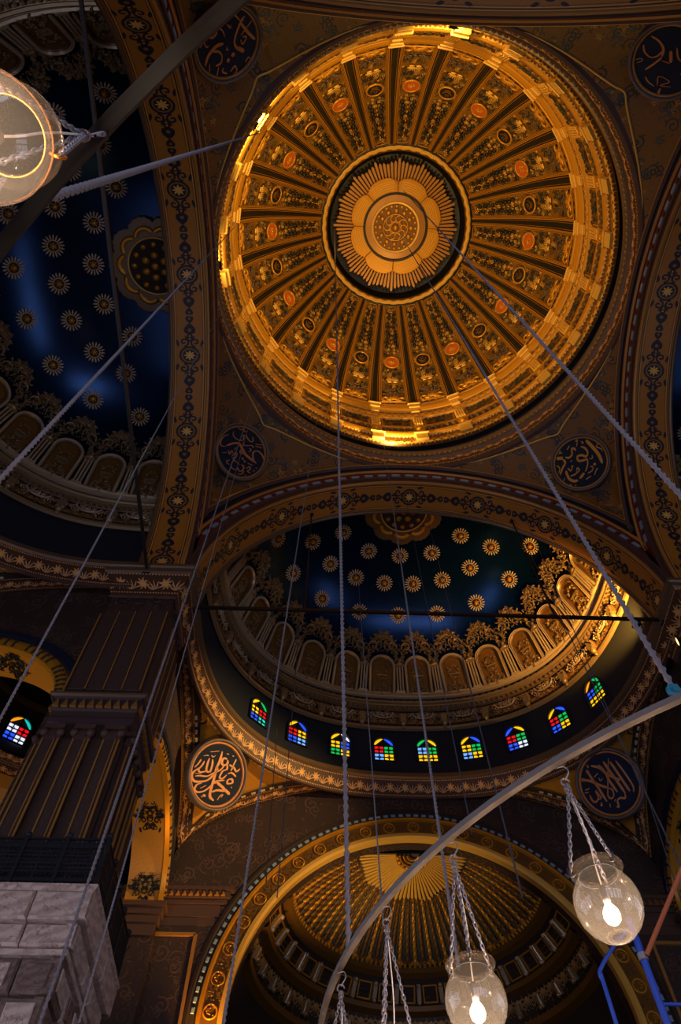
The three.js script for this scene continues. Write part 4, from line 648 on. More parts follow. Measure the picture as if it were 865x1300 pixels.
// square ring moulding round the pier: profile [outward from the face, height]
function squareRing(prof) {
  const k = [[P0, P0], [P0, P1], [P1, P1], [P1, P0], [P0, P0]], d = [[-1, -1], [-1, 1], [1, 1], [1, -1], [-1, -1]], out = [];
  for (let i = 0; i < 4; i++) { const a = k[i], b = k[i + 1], da = d[i], db = d[i + 1]; const fr = [[a, da], [b, db]].map(([p, q]) => ({ o: V(-p[0], 0, -p[1]), u: V(-q[0], 0, -q[1]), v: V(0, 1, 0) })); out.push(sweep(fr, prof)); }
  return merge(out);
}
function onFace(f, x, y, out = 0) { return f.o.clone().addScaledVector(f.r, x).addScaledVector(f.n, out).add(V(0, y, 0)); }
const Y = V(0, 1, 0);
function buildPier() {
  const g = struct('pier', 'square pier with marble base, iron balcony and fluted brown upper shaft at the left', 'pier');
  const c = -(P0 + P1) / 2, w = P1 - P0, rr = rngOf(401);
  mesh('core', box(w - 0.06, 24.2, w - 0.06, c, 12.1, c), M.stone, g);
  // marble cladding of the lower shaft: separate slabs in courses that step outwards under the balcony
  const slabs = [ // [bottom, top, outward at face, pieces, dark]
[0, 2.2, 0.42, 2, 0], [2.21, 5.03, 0.34, 3, 1], [5.04, 5.63, 0.4, 2, 0], [5.64, 7.63, 0.34, 3, 1], [7.64, 8.03, 0.4, 2, 0], [8.04, 9.33, 0.4, 4, 1], [9.34, 10.03, 0.5, 4, 1], [10.04, 10.17, 0.58, 2, 0], [10.18, 10.65, 0.68, 3, 0], [10.66, 11.3, 0.84, 3, 0]];
  wrapFaces((f) => {
    for (const [b, t, o, n, dk] of slabs) {
      const W2 = w + 2 * o, cuts = [0]; for (let i = 1; i < n; i++) cuts.push(i / n + (rr() - 0.5) * 0.16); cuts.push(1);
      for (let i = 0; i < n; i++) {
        const ww = (cuts[i + 1] - cuts[i]) * W2, x = (cuts[i] + cuts[i + 1]) / 2 * W2 - W2 / 2, h = t - b, dep = 0.3;
        const s = bevelBox(ww - 0.025, h, dep, Math.min(0.05, h * 0.12)); const uvs = s.attributes.uv; for (let k = 0; k < uvs.count; k++) uvs.setXY(k, uvs.getX(k) + rr() * 0 + i * 3.3 + b * 1.7, uvs.getY(k) + b * 2.3);
        put('slab', s, dk && (i + Math.round(b)) % 3 !== 1 ? M.marbleDark : M.marble, g, onFace(f, x, (b + t) / 2, o - dep / 2), f.r, Y, f.n);
        if (dk && ww > 0.5 && h > 0.5) put('inset_panel', bevelBox(ww - 0.34, h - 0.24, 0.05, 0.02), (i + Math.round(b)) % 2 ? M.marble : M.marbleDark, g, onFace(f, x, (b + t) / 2, o + 0.02), f.r, Y, f.n);
      }
    }
    // lower painted shaft: pilasters with capitals
    for (const x of [-0.88, 0, 0.88]) {
      const p = put('pilaster', box(0.42, 5.3, 0.16), M.stone, g, onFace(f, x, 13.95, 0.08), f.r, Y, f.n);
      mesh('gilt_edge', merge([box(0.05, 5.3, 0.05, 0.22, 0, 0.09), box(0.03, 5.3, 0.04, 0.12, 0, 0.09), box(0.04, 5.3, 0.04, -0.22, 0, 0.09)]), M.goldLine, p);
      mesh('capital', merge([box(0.6, 0.16, 0.28, 0, 2.78, 0.04), box(0.52, 0.3, 0.2, 0, 2.5, 0.03), ball(0.13, -0.24, 2.55, 0.14), ball(0.13, 0.24, 2.55, 0.14), place(ornament(411, 0.4, 0.3, 5, 0.1), V(0, 2.5, 0.12), V(1, 0, 0), Y, V(0, 0, 1))]), M.brown, p);
    }
    for (const x of [-0.44, 0.44]) put('recess_panel', bevelBox(0.4, 5.0, 0.06, 0.02), M.stone, g, onFace(f, x, 13.95, 0.02), f.r, Y, f.n);
    // triangular teeth of the entablature
    const tooth = new THREE.ConeGeometry(0.14, 0.36, 4); tooth.rotateY(PI / 4); tooth.scale(1, 1, 0.6);
    for (let i = 0; i < 10; i++) put('tooth', tooth, M.goldLine, g, onFace(f, -1.2 + i * 0.267, 17.77, 0.17), f.r, Y, f.n);
    // upper shaft: tall arched flutes
    for (let i = 0; i < 4; i++) {
      const x = -0.87 + i * 0.58, s = new THREE.Shape(); s.moveTo(-0.23, 0); s.lineTo(-0.23, 3.95); s.absarc(0, 3.95, 0.23, PI, 0, true); s.lineTo(0.23, 0); s.closePath();
      const fl = put('flute_panel', new THREE.ExtrudeGeometry(s, { depth: 0.05, bevelEnabled: true, bevelSize: 0.03, bevelThickness: 0.06, bevelSegments: 2 }), M.stone, g, onFace(f, x, 18.45, 0.0), f.r, Y, f.n);
      mesh('flute_edge', merge([box(0.04, 4.1, 0.06, 0.285, 2.05, 0.1)]), M.goldLine, fl);
    }
    put('neck_scroll', ornament(412, 2.1, 0.5, 20, 0.1), M.brown, g, onFace(f, 0, 23.2, 0.04), f.r, Y, f.n);
  });
  mesh('balcony_slab', squareRing([[0.0, 11.28], [0.8, 11.3], [0.86, 11.36], [0.86, 11.44], [0.0, 11.46]]), M.marble, g);
  mesh('shaft_entablature', squareRing([[0.0, 17.0], [0.08, 17.05], [0.1, 17.2], [0.07, 17.3], [0.07, 17.5], [0.13, 17.56], [0.13, 17.97], [0.22, 18.01], [0.25, 18.11], [0.1, 18.19], [0.0, 18.25]]), M.plum, g);
  mesh('entablature_fillet', squareRing([[0.22, 17.99], [0.3, 18.03], [0.3, 18.11], [0.22, 18.15]]), M.giltDark, g);
  mesh('capital_neck', squareRing([[0.02, 23.5], [0.08, 23.56], [0.08, 23.7]]), M.brown, g);
  mesh('capital_flowers', squareRing([[0.08, 23.7], [0.18, 24.1], [0.44, 24.66]]), M.flowerCap, g);
  mesh('capital_top', squareRing([[0.4, 24.6], [0.52, 24.64], [0.55, 24.85], [0.62, 24.9], [0.62, 25.05], [0.0, 25.1]]), M.giltDark, g);
  return g;
}
const pier = buildPier();
copyOf(pier, 'square brown pier beyond the right end of the tie beam', -PI / 2);
copyOf(pier, 'square brown pier behind the entrance side on the left', PI / 2);
copyOf(pier, 'square brown pier behind the entrance side on the right', PI);

// iron railing on the balcony of the left pier
{
  const g = thing('balcony_railing', 'dark iron lattice railing round the marble balcony of the left pier', 'railing');
  const o = 0.76, a = P0 - o, b = P1 + o, y0 = 11.46, y1 = 12.62;
  const sides = [[V(-b, 0, -a), V(-a, 0, -a)], [V(-a, 0, -a), V(-a, 0, -b)], [V(-a, 0, -b), V(-b, 0, -b)], [V(-b, 0, -b), V(-b, 0, -a)]];
  const post = merge([box(0.09, y1 - y0 + 0.06, 0.09, 0, (y0 + y1) / 2, 0), ball(0.08, 0, y1 + 0.1, 0, 1, 1, 1, 8), box(0.13, 0.06, 0.13, 0, y1 + 0.02, 0)]);
  for (const [p, q] of sides) {
    const d = q.clone().sub(p), L0 = d.length(); d.normalize(); const n = V(-d.z, 0, d.x);
    const at = (s, y) => p.clone().addScaledVector(d, s).add(V(0, y, 0));
    for (const y of [y0 + 0.1, y0 + 0.32, y1 - 0.22, y1]) put('rail', box(L0, 0.045, 0.05), M.iron, g, at(L0 / 2, y), d, Y, n);
    const N = 4; for (let i = 0; i < N; i++) { const m = mesh('post', post, M.iron, g); m.position.copy(at(i / N * L0, 0)); }
    for (let i = 0; i < N; i++) {
      const lat = []; const w = L0 / N, K = 17;
      for (let k = 0; k < K; k++) { const x = (k + 0.5) / K * w - w / 2; lat.push(box(0.022, y1 - y0 - 0.1, 0.022, x, 0, 0)); for (const yy of [-0.2, 0, 0.2]) { const t = new THREE.TorusGeometry(0.06, 0.014, 4, 8); t.translate(x + w / K / 2 * (yy ? 0 : 1), yy, 0); lat.push(t); } for (const yy of [-0.45, 0.45]) { const t = new THREE.TorusGeometry(0.045, 0.014, 4, 8); t.translate(x, yy, 0); lat.push(t); } }
      for (let k = 0; k < 9; k++) { const x = (k + 0.5) / 9 * w - w / 2; for (const s of [-1, 1]) { const c = box(0.016, 0.75, 0.016); c.rotateZ(s * 0.55); c.translate(x, 0, 0); lat.push(c); } }
      put('lattice_panel', merge(lat), M.iron, g, at((i + 0.5) * w, (y0 + y1) / 2), d, Y, n);
    }
  }
}

// ---------------------------------------------------------------- tie beams at the springing of the arches
function tieBeam(label, turn, hangers) {
  const g = thing('tie_beam', label, 'tie beam', { turn });
  mesh('bar', box(20.4, 0.15, 0.1, 0, HS + 0.1, -11.35), M.black, g);
  for (const sx of [-1, 1]) mesh('end_plate', box(0.12, 0.4, 0.3, sx * 9.62, HS + 0.1, -11.35), M.iron, g);
  if (hangers) for (const x of [-5.1, 5.2]) { const top = HS + Math.sqrt(RA * RA - x * x) + 0.05; mesh('hanger', box(0.06, top - HS - 0.1, 0.06, x, (top + HS + 0.1) / 2, -11.35), M.black, g); mesh('hanger_plate', box(0.2, 0.06, 0.2, x, top - 0.06, -11.35), M.black, g); }
}
tieBeam('black iron tie beam with two hangers across the front half dome', 0, true);
tieBeam('black iron tie beam crossing the left half dome beside the left pier capital', PI / 2, false);
tieBeam('black iron tie beam on the right side, behind the white rope', -PI / 2, false);

// ---------------------------------------------------------------- lettered roundels; strokes read off the photograph and laid on the plane of each disc
const TEXTS = {
  umar: { s: 10.81, x: 270, y: 525, t: [[14, 220, 285, 150, 320, 110, 390, 120, 440, 180, 450], [34, 190, 440, 260, 415, 330, 405, 380, 430, 410, 490, 450, 560, 520, 620, 600, 680, 705, 740], [24, 410, 490, 380, 520, 400, 548, 440, 540], [20, 570, 640, 550, 570, 575, 520, 630, 520, 680, 570, 705, 640], [13, 330, 145, 335, 185, 360, 200, 375, 180, 395, 225, 425, 205, 440, 250, 470, 240, 480, 200], [13, 545, 160, 580, 200, 500, 285], [11, 590, 230, 660, 275], [15, 290, 245, 285, 300, 330, 350, 400, 370, 430, 340, 420, 305, 455, 300, 480, 340, 520, 385, 555, 375, 550, 320], [15, 430, 390, 430, 430, 480, 440, 540, 440, 560, 470], [14, 585, 445, 680, 475, 775, 530], [11, 590, 420, 690, 435, 735, 425], [11, 670, 330, 690, 310, 710, 330, 690, 350, 670, 330], [11, 500, 480, 525, 490, 520, 520, 490, 520], [12, 215, 500, 235, 560, 260, 510, 280, 540], [9, 130, 535, 200, 535], [11, 320, 465, 300, 500], [14, 260, 590, 310, 540, 335, 560, 310, 610, 265, 680, 260, 740, 320, 770, 350, 740], [14, 270, 600, 310, 650, 370, 700], [10, 180, 640, 230, 640, 190, 665, 230, 700], [16, 340, 740, 370, 790, 410, 780, 430, 730, 390, 700], [13, 340, 830, 400, 830, 430, 790], [14, 460, 760, 500, 730, 520, 760, 480, 790, 520, 820], [11, 570, 770, 565, 800, 610, 830], [12, 590, 745, 612, 752], [9, 440, 840, 460, 860], [13, 480, 680, 550, 710], [20, 400, 605, 425, 635], [20, 430, 645, 452, 668], [12, 735, 580, 755, 600]] },
  bakr: { s: 9.105, x: 685, y: 535, t: [[28, 365, 155, 290, 205, 205, 275], [26, 190, 295, 150, 350, 115, 410], [36, 115, 425, 200, 430, 275, 425], [22, 300, 415, 345, 420, 380, 380, 375, 320, 405, 315, 420, 340], [28, 275, 440, 300, 480, 270, 540, 240, 620, 225, 670], [38, 465, 150, 540, 215, 620, 300, 690, 390, 730, 485], [20, 520, 180, 570, 210], [24, 480, 290, 530, 310, 560, 360, 540, 405, 490, 390, 440, 410, 455, 455, 510, 450, 555, 430], [20, 555, 430, 560, 500, 535, 580], [34, 520, 595, 470, 660], [30, 450, 680, 400, 690, 350, 665, 320, 610, 310, 570], [13, 365, 160, 375, 240], [11, 400, 180, 425, 135], [13, 410, 210, 430, 200, 440, 225, 415, 230], [13, 440, 240, 430, 290], [11, 195, 345, 225, 385, 240, 345, 250, 370, 265, 360], [13, 250, 275, 310, 350], [11, 320, 330, 350, 280], [11, 590, 180, 600, 210, 625, 190], [11, 640, 210, 660, 250, 680, 260, 660, 290, 720, 320, 725, 350], [9, 480, 230, 510, 245, 490, 260], [11, 580, 430, 615, 425, 610, 390], [26, 625, 492, 655, 496], [11, 115, 480, 120, 530, 150, 490], [13, 160, 560, 180, 600, 225, 600, 235, 540, 200, 510, 170, 545], [15, 330, 540, 365, 570, 385, 520], [15, 360, 630, 400, 620, 440, 590, 465, 560, 440, 540, 430, 580], [12, 380, 450, 360, 465], [13, 560, 600, 610, 570, 620, 530, 590, 520], [11, 540, 670, 600, 630], [13, 640, 620, 660, 560, 680, 540], [9, 275, 700, 300, 650], [9, 350, 730, 380, 740], [9, 410, 735, 430, 740], [20, 375, 515, 392, 522]] },
  uthman: { s: 8.238, x: 240, y: 0, t: [[22, 260, 280, 200, 300, 195, 360, 240, 395, 285, 350, 285, 280, 330, 170, 400, 130, 470, 150, 535, 215], [13, 300, 290, 350, 320, 375, 385], [26, 740, 360, 780, 340, 740, 250, 700, 170, 650, 140, 580, 165, 540, 230, 500, 330, 475, 430, 500, 500, 560, 520], [38, 500, 495, 575, 535], [30, 540, 240, 620, 340, 690, 410, 760, 470], [32, 360, 455, 290, 480, 230, 540, 190, 610, 170, 690], [20, 230, 540, 310, 540, 345, 590, 330, 660, 280, 690], [11, 660, 210, 600, 290, 540, 370], [15, 540, 410, 560, 460, 600, 390, 560, 380], [15, 215, 670, 205, 780, 235, 800, 215, 760], [15, 310, 700, 290, 800, 260, 830], [17, 360, 710, 350, 750, 400, 770, 330, 830, 320, 870, 350, 860], [15, 430, 750, 480, 690, 500, 740, 460, 780], [15, 500, 820, 540, 720, 570, 760, 540, 800], [13, 590, 650, 620, 600, 650, 620], [17, 660, 520, 690, 590, 690, 660], [36, 445, 565, 475, 575], [36, 395, 628, 425, 632], [13, 400, 490, 390, 520, 415, 515], [13, 120, 500, 150, 440, 180, 490, 205, 480], [15, 400, 250, 430, 290, 440, 260]] },
  ali: { s: 10.4, x: 785, y: 20, t: [[32, 440, 265, 540, 330, 600, 430, 580, 540], [22, 340, 380, 350, 470, 430, 545, 520, 530, 580, 470], [28, 580, 550, 480, 630, 360, 710, 200, 800], [40, 700, 460, 700, 620], [16, 580, 590, 690, 630], [18, 360, 800, 400, 870, 480, 930], [14, 520, 920, 540, 800, 680, 870, 560, 920, 700, 940], [24, 400, 940, 440, 1060, 470, 1090], [18, 520, 1020, 560, 960, 540, 1040, 620, 1040, 640, 1060], [16, 480, 1090, 600, 1120, 780, 1130], [13, 180, 550, 280, 500], [13, 230, 580, 300, 560, 320, 590, 250, 620], [11, 250, 870, 340, 920], [13, 670, 1065, 700, 1050, 720, 1070, 690, 1090, 670, 1065], [22, 780, 420, 800, 560, 900, 640], [20, 820, 760, 900, 820, 960, 760]] },
  rasul: { s: 8.65, x: 225, y: 935, t: [[28, 495, 165, 470, 260, 435, 340, 415, 420, 390, 510, 365, 600, 360, 660, 400, 705], [22, 355, 235, 330, 310, 320, 375, 360, 385, 385, 310, 390, 250], [20, 300, 270, 270, 320, 235, 360, 250, 390, 300, 385, 320, 370], [16, 265, 250, 230, 300, 190, 340], [11, 290, 215, 330, 205, 345, 215], [10, 375, 205, 395, 225, 425, 205], [9, 360, 170, 465, 158], [26, 235, 345, 170, 400, 160, 450, 190, 490, 260, 495, 330, 480, 390, 430, 440, 370, 430, 330], [20, 195, 435, 250, 430, 330, 435, 400, 400, 470, 370, 520, 320], [9, 195, 405, 265, 405], [24, 550, 250, 510, 240, 490, 290, 510, 315, 550, 300, 555, 260], [20, 550, 300, 545, 360, 500, 380, 465, 450, 500, 460, 545, 420], [18, 650, 250, 620, 310, 590, 380], [20, 570, 310, 620, 340, 650, 385, 690, 355], [11, 545, 190, 570, 195], [16, 608, 215, 624, 215], [20, 555, 410, 600, 400, 645, 440], [22, 560, 470, 600, 470, 605, 510, 550, 515, 560, 470], [22, 520, 480, 430, 490, 410, 520], [28, 430, 500, 500, 560, 520, 590], [28, 520, 600, 440, 590, 380, 610], [30, 520, 580, 575, 635], [22, 270, 510, 215, 530, 190, 580, 220, 610, 290, 600, 350, 560, 380, 530], [9, 250, 570, 320, 535], [22, 280, 640, 310, 655], [9, 275, 670, 265, 650], [11, 440, 700, 470, 650, 500, 640, 480, 670], [9, 590, 550, 600, 570]] },
  ilah: { s: 8.238, x: 720, y: 945, t: [[24, 155, 370, 250, 385, 340, 425, 430, 455], [32, 150, 368, 190, 376], [24, 210, 275, 270, 370, 340, 470, 420, 600], [30, 205, 270, 230, 310], [24, 250, 225, 340, 245, 420, 310, 520, 360, 560, 370], [24, 330, 215, 400, 290, 440, 370, 530, 500], [26, 380, 180, 450, 280, 530, 390, 610, 510], [24, 450, 180, 520, 280, 600, 400, 660, 490], [18, 510, 170, 600, 290, 690, 430, 700, 500], [16, 435, 145, 430, 300, 430, 440, 430, 530, 460, 565, 490, 540, 480, 480, 440, 455], [20, 610, 510, 610, 560, 560, 560, 530, 590, 545, 650, 520, 650], [20, 240, 530, 270, 590, 310, 600, 330, 550, 300, 490], [16, 300, 480, 340, 530, 360, 560, 320, 580], [11, 285, 345, 325, 300], [10, 335, 350, 350, 380, 375, 355], [15, 360, 605, 370, 640, 350, 630], [10, 190, 480, 240, 460], [10, 190, 510, 230, 500], [10, 450, 620, 455, 660], [11, 500, 600, 510, 570], [12, 205, 215, 225, 235, 215, 245]] },
};
function roundel(label, p, n, R, key, letterMat, rimMat) {
  n.normalize(); const up = V(0, 1, 0).addScaledVector(n, -n.y).normalize(), r = V(0, 0, 0).crossVectors(up, n);
  const g = thing('calligraphy_roundel', label, 'roundel', { group: 'lettered roundels on the pendentives' });
  g.matrix.makeBasis(r, up, n).setPosition(p); g.matrix.decompose(g.position, g.quaternion, g.scale);
  mesh('disc', (() => { const c = new THREE.CylinderGeometry(R * 0.9, R * 0.9, 0.08, 56); c.rotateX(PI / 2); return c; })(), M.disc, g);
  const rim = lathe([[R * 0.83, 0.02], [R * 0.84, 0.1], [R * 0.87, 0.13], [R * 0.895, 0.08]], 64); rim.rotateX(PI / 2); mesh('inner_rim', rim, rimMat, g);
  const rim2 = lathe([[R * 0.895, 0.04], [R * 0.91, 0.16], [R * 0.95, 0.2], [R * 0.985, 0.14], [R, 0.0], [R, -0.2]], 64); rim2.rotateX(PI / 2); mesh('outer_rim', rim2, M.rimSteel, g);
  const T = TEXTS[key], out = [], q = p.clone().addScaledVector(n, 0.05);
  const loc = (x, y) => { const w = pxAtPlane(T.x + x / T.s, T.y + y / T.s, q, n).sub(q); return [w.dot(r), w.dot(up)]; };
  const c0 = loc(400, 400), c1 = loc(410, 400), c2 = loc(400, 410), unit = Math.sqrt(Math.hypot(c1[0] - c0[0], c1[1] - c0[1]) * Math.hypot(c2[0] - c0[0], c2[1] - c0[1])) / 10;
  for (const [w, ...xy] of T.t) { const pts = range(xy.length / 2).map((i) => loc(xy[2 * i], xy[2 * i + 1])).filter(([a, b]) => Math.hypot(a, b) < R * 0.86); if (pts.length > 1) out.push(ribbon(pts, w * unit * 1.12, 0.035)); }
  const m = mesh('lettering', merge(out), letterMat, g); m.position.z = 0.03;
}
const letterOrange = mat('#c07a3a', 0.5, 0.1), letterGold = mat('#c98a24', 0.45, 0.2), letterPeach = mat('#cf8a52', 0.5, 0.05);
// lift a flat disc clear of the curved surface behind it
function clearOf(p, n, R, samples) { let d = 0; for (const s of samples) { const v = s.clone().sub(p), k = v.dot(n), t = v.addScaledVector(n, -k).length(); if (t < R) d = Math.max(d, k); } const w = CAM.clone().sub(p).normalize(); return p.addScaledVector(w, (d + 0.04) / w.dot(n)); }
function pendRoundel(label, sx, sz, key, lm, px) {
  const th = 45 * D2R, p = pendPoint(th, 0.66), e = 0.01, a = pendPoint(th + e, 0.66).sub(pendPoint(th - e, 0.66)), b = pendPoint(th, 0.67).sub(pendPoint(th, 0.65)), n = V(0, 0, 0).crossVectors(a, b).normalize(); if (n.dot(V(0, 20, 0).sub(p)) < 0) n.negate();
  const sam = []; for (let i = 0; i <= 60; i++) for (let j = 0; j <= 60; j++) sam.push(pendPoint((10 + 70 * i / 60) * D2R, j / 60));
  for (const q of [p, n, ...sam]) { q.x *= sx; q.z *= sz; } clearOf(p, n, 1.5, sam);
  roundel(label, p, n, 1.52, key, lm, M.goldLine);
}
pendRoundel('navy roundel with orange lettering and one thick diagonal swash, above the left pier', 1, 1, 'umar', letterOrange);
pendRoundel('navy roundel with bright gold lettering and one thick straight stroke, above the far right pier', -1, 1, 'bakr', letterGold);
pendRoundel('navy roundel with looping orange letters beside the near chandelier beam', 1, -1, 'uthman', letterOrange);
pendRoundel('navy roundel with faintly lit orange letters across the dome from the left pier', -1, -1, 'ali', letterOrange);
{
  const n = V(0.62, -0.5, 0.62).normalize(), p = V(-8.95, 23.75, -19.85), sam = []; for (let i = 0; i <= 80; i++) for (let j = 0; j <= 40; j++) sam.push(cornerPoint(i / 80, j / 40)); clearOf(p, n, 1.4, sam);
  roundel('navy roundel with peach lettering on the gold corner pendentive beside the left pier', p, n.clone(), 1.5, 'rasul', letterPeach, letterPeach);
  const p2 = V(8.98, 23.75, -19.85), n2 = V(-0.62, -0.5, 0.62).normalize(); for (const q of sam) q.x *= -1; clearOf(p2, n2, 1.4, sam);
  roundel('navy roundel with long slanting orange letters behind the lamp chains', p2, n2, 1.5, 'ilah', letterOrange, letterOrange);
}
// ---------------------------------------------------------------- stained glass windows
const PANE = {}; const paneMat = (c) => PANE[c] || (PANE[c] = mat(c, 0.3, 0, { emissive: new THREE.Color(c), emissiveIntensity: 1.15 }));
const COL = { y: '#ffc414', b: '#2a55ff', r: '#d8141c', g: '#12b050', w: '#dfe8ff', t: '#19b8a8', l: '#6fa8ff', o: '#ff9a18' };
let windowNo = 0;
function stained(label, p, r, u, n, w, h, code) {
  const g = new THREE.Group(); g.name = 'window_' + (++windowNo); g.userData = { kind: 'structure', label, category: 'window' }; scene.add(g);
  g.matrix.makeBasis(r, u, n).setPosition(p); g.matrix.decompose(g.position, g.quaternion, g.scale);
  const R = w / 2, hb = h - R; // arched head of radius R above hb
  const out = archMould(w, hb, [[0.0, 0], [0.0, 0.12], [0.09, 0.12], [0.11, 0.02]]); mesh('frame', out, M.navyFlat, g);
  const bar = 0.05; mesh('mullion', merge([box(bar, h - 0.02, 0.07, 0, h / 2, 0.05), box(w, bar, 0.07, 0, hb, 0.05), box(w, bar * 0.8, 0.07, 0, hb / 2, 0.05), box(w, bar, 0.07, 0, 0.02, 0.05)]), M.black, g);
  mesh('tracery', merge(range(4).flatMap((i) => { const x = (i % 2 ? 1 : -1) * R / 2, y = (i < 2 ? 0.25 : 0.75) * hb; return [box(0.022, hb / 2 - 0.08, 0.05, x, y, 0.05), box(R - 0.06, 0.022, 0.05, x, y, 0.05), (() => { const t = new THREE.TorusGeometry(Math.min(R, hb) * 0.17, 0.014, 4, 10); t.translate(x, y, 0.05); return t; })()]; })), M.black, g);
  for (const s of [-1, 1]) { const sh = new THREE.Shape(); sh.moveTo(0, hb); sh.absarc(0, hb, R, s > 0 ? 0 : PI, PI / 2, s < 0); sh.closePath(); const ge = new THREE.ShapeGeometry(sh, 10); ge.translate(0, 0, 0.03); mesh('pane', ge, paneMat(COL[code[s < 0 ? 0 : 1]]), g); }
  for (let i = 0; i < 4; i++) { const x = (i % 2 ? 1 : -1) * R / 2, y = (i < 2 ? 0.75 : 0.25) * hb; for (const [dx, dy] of [[-1, -1], [1, -1], [-1, 1], [1, 1]]) { const ge = new THREE.PlaneGeometry(R / 2 - 0.06, hb / 4 - 0.06); ge.translate(x + dx * R / 4, y + dy * hb / 8, 0.03); mesh('pane', ge, paneMat(COL[code[2 + i]]), g); } }
  return g;
}
const CODES = [[-58.5, 'yyybrg', 'hidden'], [-45.5, 'ygyrbt', 'yellow and green headed window beside the left end of the ring'], [-32.5, 'ybrybl', 'yellow and blue headed window with red over blue panes, second from the left pier'], [-19.5, 'ywybgy', 'yellow and white headed window with green lower panes behind the thick chain'], [-6.5, 'ybrgly', 'yellow and blue headed window with red and green panes below the middle niche, left of the green headed one'], [6.5, 'gylgyy', 'green and yellow headed window with yellow lower panes'], [19.5, 'ybygly', 'yellow and blue headed window with yellow and green panes over pale ones, right of the green headed one'], [32.5, 'byrgbw', 'blue and yellow headed window with a white pane, second from the tilted iron ring beam'], [45.5, 'ybrgby', 'yellow and blue headed window just above the chandelier beam'], [58.5, 'ogbgyy', 'orange and green headed window highest on the right of the window ring']];
CODES.forEach(([a, code, label], i) => { if (!i) return; const f = shellFrame(a * D2R, 26.1); stained('stained glass ' + label, f.p.clone().addScaledVector(f.n, 0.05), f.r, V(0, 1, 0), V(f.n.x, 0, f.n.z).normalize(), 0.98, 1.45, code); });

// ---------------------------------------------------------------- corner bay seen through the left arch
{
  const g = struct('corner_bay', 'dark corner room with a low dome seen through the gold lined arch at the far left', 'room');
  const cx = -16.6, cz = -16.6, F = range(65).map((i) => { const t = i / 64 * 2 * PI; return { o: V(cx, 0, cz), u: V(Math.sin(t), 0, -Math.cos(t)), v: V(0, 1, 0) }; });
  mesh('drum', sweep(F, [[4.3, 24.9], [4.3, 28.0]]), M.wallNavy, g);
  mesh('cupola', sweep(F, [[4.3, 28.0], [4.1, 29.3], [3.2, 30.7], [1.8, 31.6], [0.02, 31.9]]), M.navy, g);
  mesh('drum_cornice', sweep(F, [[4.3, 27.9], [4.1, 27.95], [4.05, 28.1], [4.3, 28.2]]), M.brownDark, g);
  mesh('ring_cornice', sweep(F, [[4.5, 24.0], [4.15, 24.1], [4.05, 24.4], [3.9, 24.7], [4.3, 24.9]]), M.flower, g);
  mesh('ring_band', sweep(F, [[5.4, 22.0], [4.5, 23.4], [4.4, 24.0]]), M.pendGold, g);
  mesh('outer_walls', merge([box(0.3, 24, 9.2, -21.3, 12, -17), box(9.2, 24, 0.3, -17, 12, -21.5)]), M.stone, g);
  const win = (px, py, code, label, w, h) => { const p = pxAtCylAt(px, py, cx, cz, 4.25), n = V(cx - p.x, 0, cz - p.z).normalize(), r = V(0, 0, 0).crossVectors(Y, n); stained(label, p.clone().add(V(0, -h / 2, 0)).addScaledVector(n, 0.05), r, Y, n, w, h, code); };
  win(22, 928, 'otwrbw', 'stained glass window with white, red and blue panes in the far left corner room', 1.05, 1.5);
  win(62, 937, 'bbggrr', 'stained glass window seen edge on, blue over green over red, in the far left corner room', 1.0, 1.5);
}
function pxAtCylAt(u, v, cx, cz, r) { const d = pxRay(u, v), ox = CAM.x - cx, oz = CAM.z - cz, a = d.x * d.x + d.z * d.z, b = ox * d.x + oz * d.z, c = ox * ox + oz * oz - r * r, q = b * b - a * c; return CAM.clone().addScaledVector(d, (-b + Math.sqrt(Math.max(0, q))) / a); }

// ---------------------------------------------------------------- room shell: floor, outer walls with tall daylight windows, ceiling over the corner rooms
single('floor', 'red patterned carpet covering the whole prayer hall floor', 'floor', box(46, 0.3, 56, 0, -0.15, -3), M.carpet, { kind: 'structure' });
const daySky = mat('#dfeaff', 0.5, 0, { emissive: new THREE.Color(L.dayColor), emissiveIntensity: 1.2 });
function outerWall(name, label, turn, holes, sky = 1) {
  const g = struct(name, label, 'wall', { turn });
  const s = new THREE.Shape(); s.moveTo(-22, 0); s.lineTo(22, 0); s.lineTo(22, 24.5); s.lineTo(-22, 24.5); s.closePath();
  for (const [x, y, w, h] of holes) { const p = new THREE.Path(); p.moveTo(x - w / 2, y); p.lineTo(x - w / 2, y + h); p.lineTo(x + w / 2, y + h); p.lineTo(x + w / 2, y); p.closePath(); s.holes.push(p); }
  const e = new THREE.ExtrudeGeometry(s, { depth: 0.6, bevelEnabled: false }); e.translate(0, 0, -22.3); mesh('masonry', e, M.stone, g);
  for (const [x, y, w, h] of holes) {
    const f = mesh('window_frame', merge([box(0.16, h, 0.2, x - w / 2, y + h / 2, -21.8), box(0.16, h, 0.2, x + w / 2, y + h / 2, -21.8), box(w, 0.16, 0.2, x, y, -21.8), box(w, 0.16, 0.2, x, y + h, -21.8), box(0.08, h, 0.08, x, y + h / 2, -21.85), ...[1, 2, 3].map((k) => box(w, 0.08, 0.08, x, y + h * k / 4, -21.85))]), M.iron, g);
    for (let a = 0; a < 2; a++) for (let b = 0; b < 4; b++) mesh('pane', box(w / 2 - 0.06, h / 4 - 0.06, 0.02, x + (a - 0.5) * w / 2, y + (b + 0.5) * h / 4, -21.95), daySky, f);
    const l = new THREE.RectAreaLight(L.dayColor, L.day * sky, w, h); l.position.set(x, y + h / 2, -21.6); l.rotation.y = PI; g.add(l); l.name = 'daylight';
  }
  return g;
}
const WIN = [-7.2, -3.6, 0, 3.6, 7.2].map((x) => [x, 0.6, 2.8, 9]);
outerWall('wall_back', 'entrance wall with five tall daylight windows', PI, WIN);
